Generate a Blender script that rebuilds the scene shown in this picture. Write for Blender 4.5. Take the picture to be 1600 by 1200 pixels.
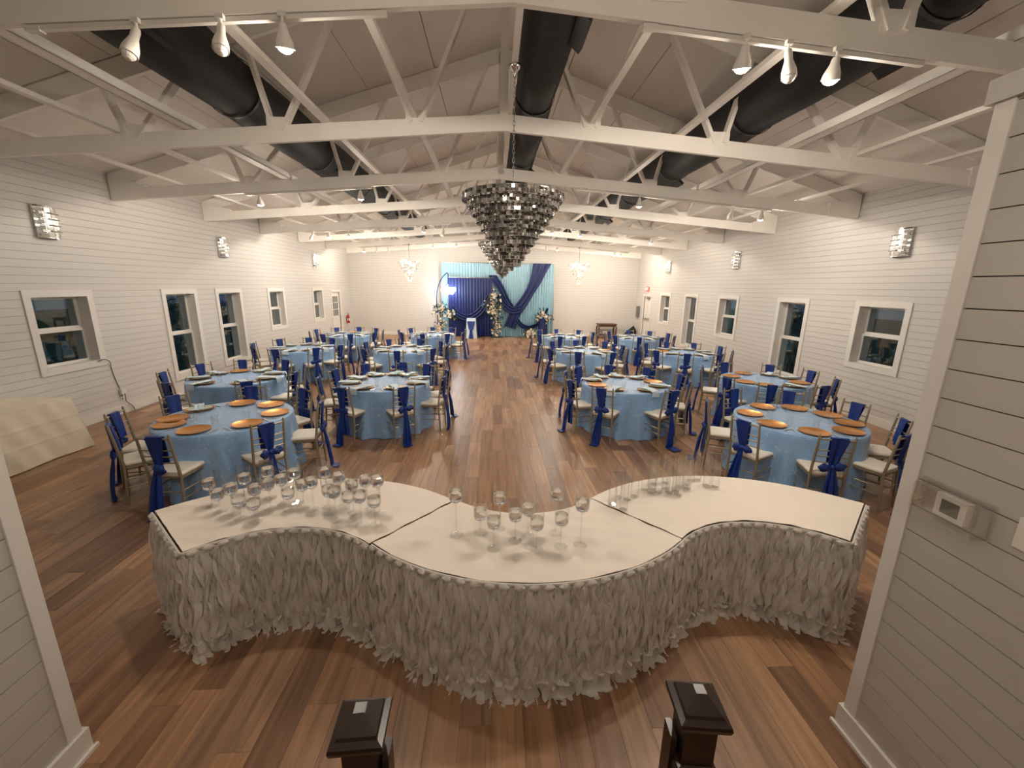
import bpy, bmesh, math, random
from mathutils import Vector, Matrix, Euler
random.seed(7)
PI = math.pi
for o in list(bpy.data.objects):
    bpy.data.objects.remove(o)
SC = bpy.context.scene
COL = SC.collection

# ------------------------------------------------------------------ camera
def cam_axes(p, yaw, roll):
    fwd = Vector((math.sin(yaw)*math.cos(p), math.cos(yaw)*math.cos(p), -math.sin(p)))
    r0 = Vector((math.cos(yaw), -math.sin(yaw), 0)); u0 = r0.cross(fwd)
    c, s = math.cos(roll), math.sin(roll)
    return c*r0+s*u0, -s*r0+c*u0, fwd
CR, CU, CF = cam_axes(0.2323, 0.0476, 0.0158)
CAM_POS = Vector((0, 0, 2.4)); FPX = 644.4
cd = bpy.data.cameras.new('camera'); cam = bpy.data.objects.new('camera', cd); COL.objects.link(cam)
cd.sensor_width = 36; cd.sensor_fit = 'HORIZONTAL'; cd.lens = 36*FPX/1600; cd.clip_start = 0.05; cd.clip_end = 200
M = Matrix((CR, CU, -CF)).transposed().to_4x4(); M.translation = CAM_POS
cam.matrix_world = M
SC.camera = cam
def project(p):
    d = Vector(p)-CAM_POS; z = d.dot(CF)
    if z < 0.05: return None
    return 800+FPX*d.dot(CR)/z, 600-FPX*d.dot(CU)/z
def at_z(px, py, z):
    d = CR*((px-800)/FPX)-CU*((py-600)/FPX)+CF
    return CAM_POS+d*((z-CAM_POS.z)/d.z)

# ------------------------------------------------------------------ world, exposure
w = bpy.data.worlds.new('dusk'); SC.world = w; w.use_nodes = True
bg = w.node_tree.nodes['Background']; bg.inputs[0].default_value = (0.20, 0.28, 0.34, 1); bg.inputs[1].default_value = 0.28
SC.view_settings.view_transform = 'Standard'; SC.view_settings.look = 'None'
SC.view_settings.gamma = 1; SC.view_settings.use_curve_mapping = False
SC.view_settings.exposure = 0.08
SPOT_W = 34.0; SPILL = 0.6; FILL_W = 95.0; WARM = (1.0, 0.875, 0.73)
SC.cycles.use_adaptive_sampling = True; SC.cycles.adaptive_threshold = .13; SC.cycles.max_bounces = 6; SC.cycles.diffuse_bounces = 4; SC.cycles.transparent_max_bounces = 24
SC.cycles.transmission_bounces = 4; SC.cycles.glossy_bounces = 3
SC.cycles.caustics_reflective = False; SC.cycles.caustics_refractive = False
SC.cycles.sample_clamp_indirect = 6.0; SC.cycles.use_denoising = True

# ------------------------------------------------------------------ dimensions
XL, XR, YB, YF = -6.84, 7.09, 20.62, -2.2
XC = 0.125
ZW = 4.22                       # wall top (inside)
SL = 0.315                      # roof slope
def zroof(x): return ZW+0.02+SL*(min(x-XL, XR-x))
TY = [3.42+2.43*i for i in range(-2, 8)]      # truss planes
TY[-1] = 20.42
def zbot(x): return 3.79+(4.32-3.79)*(1-abs(x-XC)/6.965)

# ------------------------------------------------------------------ materials
MATS = {}
def srgb(c):
    return tuple(((v/255)/12.92 if v/255 <= .04045 else ((v/255+.055)/1.055)**2.4) for v in c)
def newmat(name):
    m = bpy.data.materials.new(name); m.use_nodes = True
    nt = m.node_tree; b = nt.nodes['Principled BSDF']; MATS[name] = m
    return m, nt, b
def nd(nt, t, **kw):
    n = nt.nodes.new(t)
    for k, v in kw.items(): setattr(n, k, v)
    return n
def plain(name, col, rough=0.5, metal=0.0, var=0.06, scale=6.0, bump=0.0, bscale=80, spec=0.5, sheen=0, emit=None, estr=0):
    """principled with slight procedural mottling and fine relief"""
    m, nt, b = newmat(name)
    tc = nd(nt, 'ShaderNodeTexCoord'); n = nd(nt, 'ShaderNodeTexNoise'); n.inputs['Scale'].default_value = scale
    n.inputs['Detail'].default_value = 4
    nt.links.new(tc.outputs['Object'], n.inputs['Vector'])
    r = nd(nt, 'ShaderNodeMix', data_type='RGBA')
    r.inputs[6].default_value = tuple(max(0, c*(1-var)) for c in col)+(1,); r.inputs[7].default_value = tuple(min(1, c*(1+var)) for c in col)+(1,)
    nt.links.new(n.outputs[0], r.inputs[0]); nt.links.new(r.outputs[2], b.inputs['Base Color'])
    b.inputs['Roughness'].default_value = rough; b.inputs['Metallic'].default_value = metal
    b.inputs['Specular IOR Level'].default_value = spec
    if sheen: b.inputs['Sheen Weight'].default_value = sheen
    if bump:
        n2 = nd(nt, 'ShaderNodeTexNoise'); n2.inputs['Scale'].default_value = bscale
        nt.links.new(tc.outputs['Object'], n2.inputs['Vector'])
        bp = nd(nt, 'ShaderNodeBump'); bp.inputs['Strength'].default_value = bump; bp.inputs['Distance'].default_value = 0.01
        nt.links.new(n2.outputs[0], bp.inputs['Height']); nt.links.new(bp.outputs[0], b.inputs['Normal'])
    if emit:
        b.inputs['Emission Color'].default_value = emit+(1,); b.inputs['Emission Strength'].default_value = estr
    return m
plain('wall_paint', srgb((206, 203, 199)), 0.55, var=.02)
plain('partition_paint', srgb((186, 181, 174)), 0.5, var=.02)
plain('trim_paint', srgb((220, 217, 212)), 0.4, var=.02)
plain('gap', srgb((86, 78, 68)), 0.9)
plain('groove', srgb((128, 120, 110)), 0.9)
plain('truss_paint', srgb((240, 236, 229)), 0.55, var=.04, scale=3)
plain('roof_panel', srgb((226, 220, 212)), 0.7, var=.07, scale=2.2, bump=.25, bscale=18)
plain('duct_fabric', srgb((15, 15, 18)), 0.65, var=.2, scale=3)
plain('steel', srgb((190, 188, 182)), 0.3, .9)
plain('chrome', (0.75, 0.75, 0.75), 0.08, 1.0, var=.02)
plain('chair_silver', srgb((160, 150, 128)), 0.34, .45, var=.06)
plain('cushion', srgb((242, 235, 221)), 0.6, var=.03, scale=20)
plain('ivory_cloth', srgb((226, 216, 194)), 0.7, var=.04, scale=4, bump=.2, bscale=10)
plain('white_cloth', srgb((228, 217, 205)), 0.62, var=.035, scale=3.5, bump=.35, bscale=7)
plain('gold', srgb((205, 140, 62)), 0.3, .72, var=.12, scale=14, bump=.12, bscale=60)
plain('plate_green', srgb((196, 200, 176)), 0.25, var=.25, scale=12)
plain('napkin', srgb((202, 220, 232)), 0.55, var=.06, scale=12)
plain('cutlery', (0.7, 0.7, 0.7), 0.16, 1.0)
plain('dark_wood', srgb((40, 27, 21)), 0.28, var=.3, scale=9)
plain('brown_wood', srgb((84, 56, 38)), 0.4, var=.25, scale=9)
plain('black_cloth', srgb((24, 24, 27)), 0.8, var=.2)
plain('black_plastic', srgb((28, 28, 30)), 0.5)
plain('red_paint', srgb((190, 22, 30)), 0.3)
plain('red_lit', srgb((235, 80, 70)), 0.4, emit=srgb((255, 70, 60)), estr=0.9)
plain('exit_white', srgb((245, 225, 215)), 0.4, emit=srgb((255, 220, 210)), estr=1.0)
plain('lcd', srgb((88, 92, 78)), 0.3)
plain('plastic_white', srgb((222, 218, 210)), 0.35, var=.02)
plain('leaf', srgb((58, 74, 42)), 0.5, var=.35, scale=30)
plain('leaf_out', srgb((46, 70, 40)), 0.6, var=.4, scale=5)
plain('bloom_white', srgb((232, 228, 214)), 0.6, var=.08, scale=30)
plain('bloom_blue', srgb((96, 128, 184)), 0.6, var=.15, scale=30)
plain('bloom_cream', srgb((226, 200, 160)), 0.6, var=.1, scale=30)
plain('grass_out', srgb((60, 92, 52)), 0.9, var=.3, scale=1.5)
plain('panel_grey', srgb((120, 120, 118)), 0.4, .3)
plain('bulb_warm', (1, .9, .75), 0.4, emit=(1, .86, .66), estr=26)
plain('bulb_spot', (1, .95, .85), 0.4, emit=(1, .9, .74), estr=60)
plain('bulb_cool', (.9, .95, 1), 0.4, emit=(.86, .93, 1), estr=34)
plain('bulb_sconce', (1, .95, .9), 0.4, emit=(1, .9, .78), estr=1.6)
plain('crystal_clear', (.82, .80, .76), 0.06, .55, var=.25, scale=30)
def satin(name, col, rough, fold, var=.1, metal=0.0):
    m = plain(name, col, rough, metal, var=var, scale=5, bump=fold, bscale=14)
    return m
satin('royal_blue', srgb((14, 50, 128)), 0.42, .25)
satin('navy', srgb((14, 32, 88)), 0.55, .2)
satin('teal', srgb((138, 178, 196)), 0.34, .2, var=.2, metal=.1)
def organza():
    m = satin('ribbon_white', srgb((238, 233, 226)), 0.5, .05, var=.03); nt = m.node_tree; b = nt.nodes['Principled BSDF']; out = nt.nodes['Material Output']
    t = nd(nt, 'ShaderNodeBsdfTranslucent'); t.inputs[0].default_value = (.86, .83, .79, 1); mx = nd(nt, 'ShaderNodeMixShader'); mx.inputs[0].default_value = .42
    nt.links.new(b.outputs[0], mx.inputs[1]); nt.links.new(t.outputs[0], mx.inputs[2]); nt.links.new(mx.outputs[0], out.inputs[0])
organza()
def crystal_dark():
    m, nt, b = newmat('crystal_smoke')
    oi = nd(nt, 'ShaderNodeNewGeometry'); r = nd(nt, 'ShaderNodeValToRGB')
    r.color_ramp.elements[0].color = (.16, .15, .14, 1); r.color_ramp.elements[1].color = (.85, .83, .80, 1)
    r.color_ramp.elements[0].position = .25
    nt.links.new(oi.outputs['Random Per Island'], r.inputs[0]); nt.links.new(r.outputs[0], b.inputs['Base Color'])
    b.inputs['Metallic'].default_value = .85; b.inputs['Roughness'].default_value = .07
crystal_dark()
def glass(name, tint=(1, 1, 1), refl=.6, base=.04):
    """thin clear wall: see-through with a fresnel reflection"""
    m = bpy.data.materials.new(name); m.use_nodes = True; MATS[name] = m; nt = m.node_tree
    nt.nodes.remove(nt.nodes['Principled BSDF']); out = nt.nodes['Material Output']
    t = nd(nt, 'ShaderNodeBsdfTransparent'); t.inputs[0].default_value = tint+(1,)
    g = nd(nt, 'ShaderNodeBsdfGlossy'); g.inputs['Roughness'].default_value = .02
    f = nd(nt, 'ShaderNodeLayerWeight'); pw = nd(nt, 'ShaderNodeMath', operation='POWER'); pw.inputs[1].default_value = 3.2
    mx = nd(nt, 'ShaderNodeMixShader'); mul = nd(nt, 'ShaderNodeMath', operation='MULTIPLY_ADD'); mul.inputs[1].default_value = refl; mul.inputs[2].default_value = base
    nt.links.new(f.outputs['Facing'], pw.inputs[0]); nt.links.new(pw.outputs[0], mul.inputs[0]); nt.links.new(mul.outputs[0], mx.inputs[0])
    nt.links.new(t.outputs[0], mx.inputs[1]); nt.links.new(g.outputs[0], mx.inputs[2]); nt.links.new(mx.outputs[0], out.inputs[0])
glass('glass_thin', (.99, .992, .99), .6, .035)
glass('glass_solid', (.985, .99, .99), .75, .09)
def water():
    m, nt, b = newmat('water'); b.inputs['Base Color'].default_value = (1, 1, 1, 1); b.inputs['Roughness'].default_value = 0
    b.inputs['Transmission Weight'].default_value = 1; b.inputs['IOR'].default_value = 1.33
    t = nd(nt, 'ShaderNodeBsdfTransparent'); mx = nd(nt, 'ShaderNodeMixShader'); mx.inputs[0].default_value = .86; out = nt.nodes['Material Output']
    nt.links.new(t.outputs[0], mx.inputs[1]); nt.links.new(b.outputs[0], mx.inputs[2]); nt.links.new(mx.outputs[0], out.inputs[0])
water()
glass('window_glass', (.80, .85, .87), .6, .08)
glass('clear_plastic', (.985, .98, .975), .4, .05)
def damask():
    """light blue taffeta with curling ribbon lines"""
    m, nt, b = newmat('blue_taffeta')
    tc = nd(nt, 'ShaderNodeTexCoord'); n = nd(nt, 'ShaderNodeTexNoise'); n.inputs['Scale'].default_value = 4.2; n.inputs['Detail'].default_value = 1.5
    n.inputs['Distortion'].default_value = 1.4
    nt.links.new(tc.outputs['Object'], n.inputs['Vector'])
    mm = nd(nt, 'ShaderNodeMath', operation='MULTIPLY'); mm.inputs[1].default_value = 5; fr = nd(nt, 'ShaderNodeMath', operation='FRACT')
    nt.links.new(n.outputs[0], mm.inputs[0]); nt.links.new(mm.outputs[0], fr.inputs[0])
    r = nd(nt, 'ShaderNodeValToRGB'); e = r.color_ramp.elements
    e[0].position = .46; e[0].color = (0, 0, 0, 1); e[1].position = .5; e[1].color = (1, 1, 1, 1)
    e2 = e.new(.54); e2.color = (0, 0, 0, 1)
    nt.links.new(fr.outputs[0], r.inputs[0])
    mx = nd(nt, 'ShaderNodeMix', data_type='RGBA'); mx.inputs[6].default_value = srgb((136, 176, 220))+(1,); mx.inputs[7].default_value = srgb((208, 224, 240))+(1,)
    ms = nd(nt, 'ShaderNodeMath', operation='MULTIPLY'); ms.inputs[1].default_value = .75
    nt.links.new(r.outputs[0], ms.inputs[0]); nt.links.new(ms.outputs[0], mx.inputs[0]); nt.links.new(mx.outputs[2], b.inputs['Base Color'])
    bp = nd(nt, 'ShaderNodeBump'); bp.inputs['Strength'].default_value = .5; bp.inputs['Distance'].default_value = .006
    nt.links.new(r.outputs[0], bp.inputs['Height']); nt.links.new(bp.outputs[0], b.inputs['Normal'])
    b.inputs['Roughness'].default_value = .38; b.inputs['Sheen Weight'].default_value = .2
damask()
def plank_mats():
    tones = [(150, 112, 82), (163, 124, 92), (136, 100, 74), (152, 118, 92), (172, 134, 102), (126, 93, 70)]
    for i, t in enumerate(tones):
        m, nt, b = newmat('plank_%d' % i)
        g = nd(nt, 'ShaderNodeNewGeometry'); mp = nd(nt, 'ShaderNodeMapping'); mp.inputs['Scale'].default_value = (22, 1.3, 1)
        mp.inputs['Location'].default_value = (i*3.7, i*9.1, i)
        n = nd(nt, 'ShaderNodeTexNoise'); n.inputs['Scale'].default_value = 1; n.inputs['Detail'].default_value = 6; n.inputs['Distortion'].default_value = .6
        nt.links.new(g.outputs['Position'], mp.inputs[0]); nt.links.new(mp.outputs[0], n.inputs['Vector'])
        r = nd(nt, 'ShaderNodeValToRGB'); c = srgb(t)
        r.color_ramp.elements[0].position = .3; r.color_ramp.elements[1].position = .72
        r.color_ramp.elements[0].color = tuple(v*.66 for v in c)+(1,); r.color_ramp.elements[1].color = tuple(min(1, v*1.28) for v in c)+(1,)
        nt.links.new(n.outputs[0], r.inputs[0]); nt.links.new(r.outputs[0], b.inputs['Base Color'])
        bp = nd(nt, 'ShaderNodeBump'); bp.inputs['Strength'].default_value = .08; bp.inputs['Distance'].default_value = .002
        nt.links.new(n.outputs[0], bp.inputs['Height']); nt.links.new(bp.outputs[0], b.inputs['Normal'])
        b.inputs['Roughness'].default_value = .36
plank_mats()

# ------------------------------------------------------------------ mesh helpers
class MB:
    def __init__(s): s.v = []; s.f = []; s.m = []; s.cur = 0
    def add(s, vs, fs):
        b = len(s.v); s.v += [tuple(p) for p in vs]
        for f in fs: s.f.append(tuple(b+i for i in f)); s.m.append(s.cur)
        return s
    def box(s, c, d, R=None):
        c = Vector(c); h = Vector(d)/2; vs = []
        for x in (-1, 1):
            for y in (-1, 1):
                for z in (-1, 1):
                    p = Vector((x*h.x, y*h.y, z*h.z))
                    vs.append(c+(R @ p if R else p))
        return s.add(vs, [(0, 1, 3, 2), (4, 6, 7, 5), (0, 4, 5, 1), (2, 3, 7, 6), (0, 2, 6, 4), (1, 5, 7, 3)])
    def span(s, a, b):
        return s.box([(a[i]+b[i])/2 for i in range(3)], [abs(b[i]-a[i]) for i in range(3)])
    def beam(s, p0, p1, w, h, up=(0, 0, 1)):
        p0 = Vector(p0); p1 = Vector(p1); d = (p1-p0); L = d.length; d.normalize()
        sx = d.cross(Vector(up))
        if sx.length < 1e-4: sx = Vector((1, 0, 0))
        sx.normalize(); uz = sx.cross(d)
        R = Matrix((sx, d, uz)).transposed()
        return s.box((p0+p1)/2, (w, L, h), R)
    def tube(s, pts, r, n=8, caps=True, flat=1.0):
        pts = [Vector(p) for p in pts]; k = len(pts)
        rs = r if isinstance(r, (list, tuple)) else [r]*k
        vs = []; prev = None
        for i, p in enumerate(pts):
            t = (pts[min(i+1, k-1)]-pts[max(i-1, 0)]).normalized()
            if prev is None:
                a = Vector((0, 0, 1)) if abs(t.z) < .9 else Vector((1, 0, 0))
                prev = t.cross(a).normalized()
            else:
                prev = (prev-t*prev.dot(t)).normalized()
            q = t.cross(prev)
            for j in range(n):
                a = 2*PI*j/n
                vs.append(p+prev*(math.cos(a)*rs[i])+q*(math.sin(a)*rs[i]*flat))
        fs = [(i*n+j, i*n+(j+1) % n, (i+1)*n+(j+1) % n, (i+1)*n+j) for i in range(k-1) for j in range(n)]
        if caps: fs += [tuple(range(n-1, -1, -1)), tuple((k-1)*n+j for j in range(n))]
        return s.add(vs, fs)
    def lathe(s, prof, n=24, c=(0, 0, 0), R=None, closed=False):
        c = Vector(c); vs = []
        for r, z in prof:
            for j in range(n):
                a = 2*PI*j/n; p = Vector((r*math.cos(a), r*math.sin(a), z)); vs.append(c+(R @ p if R else p))
        k = len(prof); kk = k if closed else k-1
        fs = [(i*n+j, i*n+(j+1) % n, ((i+1) % k)*n+(j+1) % n, ((i+1) % k)*n+j) for i in range(kk) for j in range(n)]
        if not closed:
            if prof[0][0] > 1e-5: fs.append(tuple(range(n-1, -1, -1)))
            if prof[-1][0] > 1e-5: fs.append(tuple((k-1)*n+j for j in range(n)))
        return s.add(vs, fs)
    def grid(s, fn, nu, nv, closeu=False):
        vs = [fn(i/nu, j/nv) for j in range(nv+1) for i in range(nu if closeu else nu+1)]
        w_ = nu if closeu else nu+1
        fs = [(j*w_+i, j*w_+(i+1) % w_, (j+1)*w_+(i+1) % w_, (j+1)*w_+i) for j in range(nv) for i in range(nu)]
        return s.add(vs, fs)
    def sheet(s, fn, nu, nv, th):
        """cloth with real thickness: two layers joined round the edge"""
        P = [[Vector(fn(i/nu, j/nv)) for i in range(nu+1)] for j in range(nv+1)]
        top = []; bot = []
        for j in range(nv+1):
            for i in range(nu+1):
                du = P[j][min(i+1, nu)]-P[j][max(i-1, 0)]; dv = P[min(j+1, nv)][i]-P[max(j-1, 0)][i]
                n = du.cross(dv); n = n.normalized() if n.length > 1e-9 else Vector((0, 0, 1))
                top.append(P[j][i]+n*th/2); bot.append(P[j][i]-n*th/2)
        W = nu+1; N = len(top); fs = []
        for j in range(nv):
            for i in range(nu):
                a = j*W+i; fs.append((a, a+1, a+W+1, a+W)); fs.append((N+a, N+a+W, N+a+W+1, N+a+1))
        for i in range(nu):
            fs.append((i, N+i, N+i+1, i+1)); a = nv*W+i; fs.append((a, a+1, N+a+1, N+a))
        for j in range(nv):
            a = j*W; fs.append((a, a+W, N+a+W, N+a)); a = j*W+nu; fs.append((a, N+a, N+a+W, a+W))
        return s.add(top+bot, fs)
    def blob(s, c, d, n=10, m=7, amp=.12, seed=0):
        rr = random.Random(seed); ph = [rr.uniform(0, 6.28) for _ in range(4)]; c = Vector(c)
        def fn(u, v):
            a = u*2*PI; b = (v-.5)*PI*.999
            k = 1+amp*(math.sin(3*a+ph[0]+2*b)+math.sin(5*b+ph[1]+a)*.7)
            return c+Vector((d[0]*math.cos(a)*math.cos(b)*k, d[1]*math.sin(a)*math.cos(b)*k, d[2]*math.sin(b)*k))
        return s.grid(fn, n, m, True)
    def mesh(s, name, mats, smooth=None, fix=True):
        me = bpy.data.meshes.new(name); me.from_pydata(s.v, [], s.f)
        if isinstance(mats, str): mats = [mats]
        for m in mats: me.materials.append(MATS[m])
        if len(mats) > 1: me.polygons.foreach_set('material_index', s.m)
        if fix:
            bm = bmesh.new(); bm.from_mesh(me); bmesh.ops.recalc_face_normals(bm, faces=bm.faces); bm.to_mesh(me); bm.free()
        if smooth is not None:
            me.polygons.foreach_set('use_smooth', [True]*len(me.polygons)); me.set_sharp_from_angle(angle=math.radians(smooth))
        me.update()
        return me
def ob(name, me, parent=None, loc=None, rz=None, rot=None):
    o = bpy.data.objects.new(name, me); COL.objects.link(o)
    if parent: o.parent = parent
    if loc is not None: o.location = loc
    if rz is not None: o.rotation_euler = (0, 0, rz)
    if rot is not None: o.rotation_euler = rot
    return o
def tag(o, label, cat, group=None, kind=None):
    o['label'] = label; o['category'] = cat
    if group: o['group'] = group
    if kind: o['kind'] = kind
    return o
def thing(name, label, cat, loc=(0, 0, 0), rz=0, group=None):
    o = ob(name, None, None, loc, rz); return tag(o, label, cat, group)
def struct(name, me=None, label=None):
    o = ob(name, me); o['kind'] = 'structure'
    if label: o['label'] = label
    return o
BOXC = {}
def part(name, mb, mat, parent, smooth=None, **kw): return ob(name, mb.mesh(name, mat, smooth), parent, **kw)
UNIT = {}
def unit_box(mat):
    if mat not in UNIT: UNIT[mat] = MB().box((0, 0, 0), (1, 1, 1)).mesh('unit_'+mat, mat)
    return UNIT[mat]
def boxob(name, a, b, mat, parent=None):
    """box between two corners; alike boxes share one mesh and differ in scale"""
    o = ob(name, unit_box(mat), parent, [(a[i]+b[i])/2 for i in range(3)])
    o.scale = [max(1e-4, abs(b[i]-a[i])) for i in range(3)]
    return o

# ================================================================== SETTING
# ---- floor of planks
floor = struct('floor', MB().span((XL-.3, YF, -.12), (XR+.3, YB+.3, -.012)).mesh('floor', 'gap'), 'brown wood plank floor')
PW, PL = .18, 1.22
planks = []
r_ = random.Random(3)
x = XL; row = 0
while x < XR-.01:
    x1 = min(x+PW, XR); y = YF-r_.uniform(0, PL)
    while y < YB:
        y0 = max(y, YF); y1 = min(y+PL, YB)
        if y1-y0 > .02: planks.append((x, y0, x1, y1, r_.choice([0, 0, 1, 1, 2, 3, 3, 4, 5])))
        y += PL
    x = x1; row += 1
def plank_rank(p):
    c = ((p[0]+p[2])/2, (p[1]+p[3])/2, 0); q = project(c)
    if q is None or not (-60 < q[0] < 1660 and -60 < q[1] < 1290): return 1e6
    return (Vector(c)-CAM_POS).length
planks.sort(key=plank_rank)
for i in range(6): UNIT['plank_%d' % i] = MB().box((0, 0, 0), (1, 1, 1)).mesh('plank', 'plank_%d' % i)
for p in planks[:300]:
    boxob('plank', (p[0]+.0008, p[1]+.0008, -.012), (p[2]-.0008, p[3]-.0008, 0), 'plank_%d' % p[4], floor)
mb = MB()
for p in planks[300:]:
    mb.cur = p[4]; mb.span((p[0]+.0008, p[1]+.0008, -.012), (p[2]-.0008, p[3]-.0008, 0))
po = part('planks', mb, ['plank_%d' % i for i in range(6)], floor); po['kind'] = 'stuff'

# ---- side walls: shiplap boards round the openings
BP = .115
LW = [(6.52, 7.39, 1.05, 2.13), (9.10, 9.94, .40, 2.13), (10.80, 11.68, .40, 2.13), (13.2, 14.03, 1.05, 2.13), (16.36, 17.16, 1.05, 2.13)]
RW = [(6.88, 7.79, 1.05, 2.13), (9.21, 10.07, .40, 2.13), (11.93, 12.85, 1.05, 2.13), (14.37, 15.19, .40, 2.13), (16.62, 17.47, 1.05, 2.13)]
LD = (18.18, 19.1, 0, 2.05); RD = (18.66, 19.52, 0, 2.05)
def side_wall(name, X, sgn, openings, base):
    """sgn: +1 the room lies towards +X"""
    wall = struct(name, None, 'white shiplap wall')
    t0, t1 = X-sgn*.34, X-sgn*.014
    # solid wall behind the boards, cut round the openings
    big = [(o[0]-.02, o[1]+.02, o[2]-.025 if o[2] > 0 else 0, o[3]+.02) for o in openings]
    ys = sorted({YF, YB}|{o[0] for o in big}|{o[1] for o in big})
    mb = MB()
    for a, b in zip(ys, ys[1:]):
        op = [o for o in big if o[0] <= a+1e-6 and o[1] >= b-1e-6]
        if not op: mb.span((t0, a, 0), (t1, b, ZW+.1))
        else:
            if op[0][2] > 0: mb.span((t0, a, 0), (t1, b, op[0][2]))
            mb.span((t0, a, op[0][3]), (t1, b, ZW+.1))
    part('wall_core', mb, 'groove', wall)
    z = .15; k = 0
    while z < ZW+.04:
        z1 = min(z+BP-.004, ZW+.05)
        cuts = [o for o in openings if o[2]-.02 < z1 and o[3]+.02 > z]
        y = 1.75
        segs = []
        for o in sorted(cuts):
            segs.append((y, o[0]-.02)); y = o[1]+.02
        segs.append((y, YB))
        for a, b in segs:
            if b-a > .02: boxob('board', (X-sgn*.014, a, z), (X, b, z1), 'wall_paint', wall)
        z += BP; k += 1
    boxob('board', (X-sgn*.014, YF, 0), (X, 1.75, ZW), 'wall_paint', wall)
    return wall
wl = side_wall('wall_left', XL, 1, LW+[LD], None)
wr = side_wall('wall_right', XR, -1, RW+[RD], None)
def baseboard(name, segs):
    b = struct(name, None, 'white baseboard')
    for a, c in segs: boxob('board', a, c, 'trim_paint', b)
def gaps(op):
    out = []; y = 1.78
    for o in sorted(op):
        out.append((y, o[0])); y = o[1]
    out.append((y, YB)); return out
baseboard('baseboard_left', [((XL, a, 0), (XL+.018, b, .15)) for a, b in gaps([(LD[0]-.08, LD[1]+.08)])])
baseboard('baseboard_right', [((XR-.018, a, 0), (XR, b, .15)) for a, b in gaps([(RD[0]-.08, RD[1]+.08)])])
baseboard('baseboard_back', [((XL+.02, YB-.018, 0), (XR-.02, YB, .15))])
# back wall
wb = struct('wall_back', MB().span((XL-.3, YB+.014, 0), (XR+.3, YB+.3, 6.7)).mesh('wall_core', 'groove'), 'white shiplap back wall')
z = .15
while z < 4.45:
    boxob('board', (XL, YB, z), (XR, YB+.014, z+BP-.004), 'wall_paint', wb); z += BP
mb = MB(); mb.add([(XL, YB, z), (XR, YB, z), (XC, YB, 6.6), (XL, YB+.014, z), (XR, YB+.014, z), (XC, YB+.014, 6.6)], [(0, 1, 2), (5, 4, 3), (0, 3, 4, 1), (1, 4, 5, 2), (2, 5, 3, 0)])
part('gable', mb, 'wall_paint', wb)
# wall behind the camera and front walls beside the stair passage
wf = struct('wall_front', MB().span((XL-.3, YF-.2, 0), (XR+.3, YF, 6.7)).mesh('wall_front', 'partition_paint'), 'painted wall behind the stair landing')

# ---- windows
def window(n, X, sgn, o, label):
    y0, y1, z0, z1 = o
    wd = struct('window_%d' % n, None, label)
    D = .20
    xg = X-sgn*D
    # reveal lining
    for nm, a, b in (('reveal', (X-sgn*.34, y0-.02, z0), (X, y0, z1)), ('reveal', (X-sgn*.34, y1, z0), (X, y1+.02, z1)),
                     ('reveal', (X-sgn*.34, y0-.02, z1), (X, y1+.02, z1+.02)), ('sill', (X-sgn*.34, y0-.02, z0-.025), (X+sgn*.02, y1+.02, z0))):
        boxob(nm, a, b, 'trim_paint', wd)
    # casing
    c = .105
    for a, b in (((X, y0-c, z0-c), (X+sgn*.02, y0, z1+c)), ((X, y1, z0-c), (X+sgn*.02, y1+c, z1+c)), ((X, y0, z1), (X+sgn*.02, y1, z1+c)), ((X, y0, z0-c), (X+sgn*.02, y1, z0-.025))):
        boxob('casing', a, b, 'trim_paint', wd)
    zm = (z0+z1)/2+.02; f = .05
    for nm, za, zb, off in (('upper_sash', zm, z1, 0), ('lower_sash', z0, zm, .03)):
        xa, xb = xg+sgn*off, xg+sgn*(off+.035)
        mb = MB()
        mb.span((xa, y0, za), (xb, y0+f, zb)); mb.span((xa, y1-f, za), (xb, y1, zb)); mb.span((xa, y0+f, zb-f*.8), (xb, y1-f, zb)); mb.span((xa, y0+f, za), (xb, y1-f, za+f*.8))
        s = part(nm, mb, 'trim_paint', wd)
        g = ob('pane', MB().span((xa+sgn*.014, y0+f, za+f*.8), (xa+sgn*.02, y1-f, zb-f*.8)).mesh('pane', 'window_glass'), s)
nw = 1
for i, o in enumerate(LW): window(nw, XL, 1, o, 'white sash window in the left wall'); nw += 1
for i, o in enumerate(RW): window(nw, XR, -1, o, 'white sash window in the right wall'); nw += 1
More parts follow.
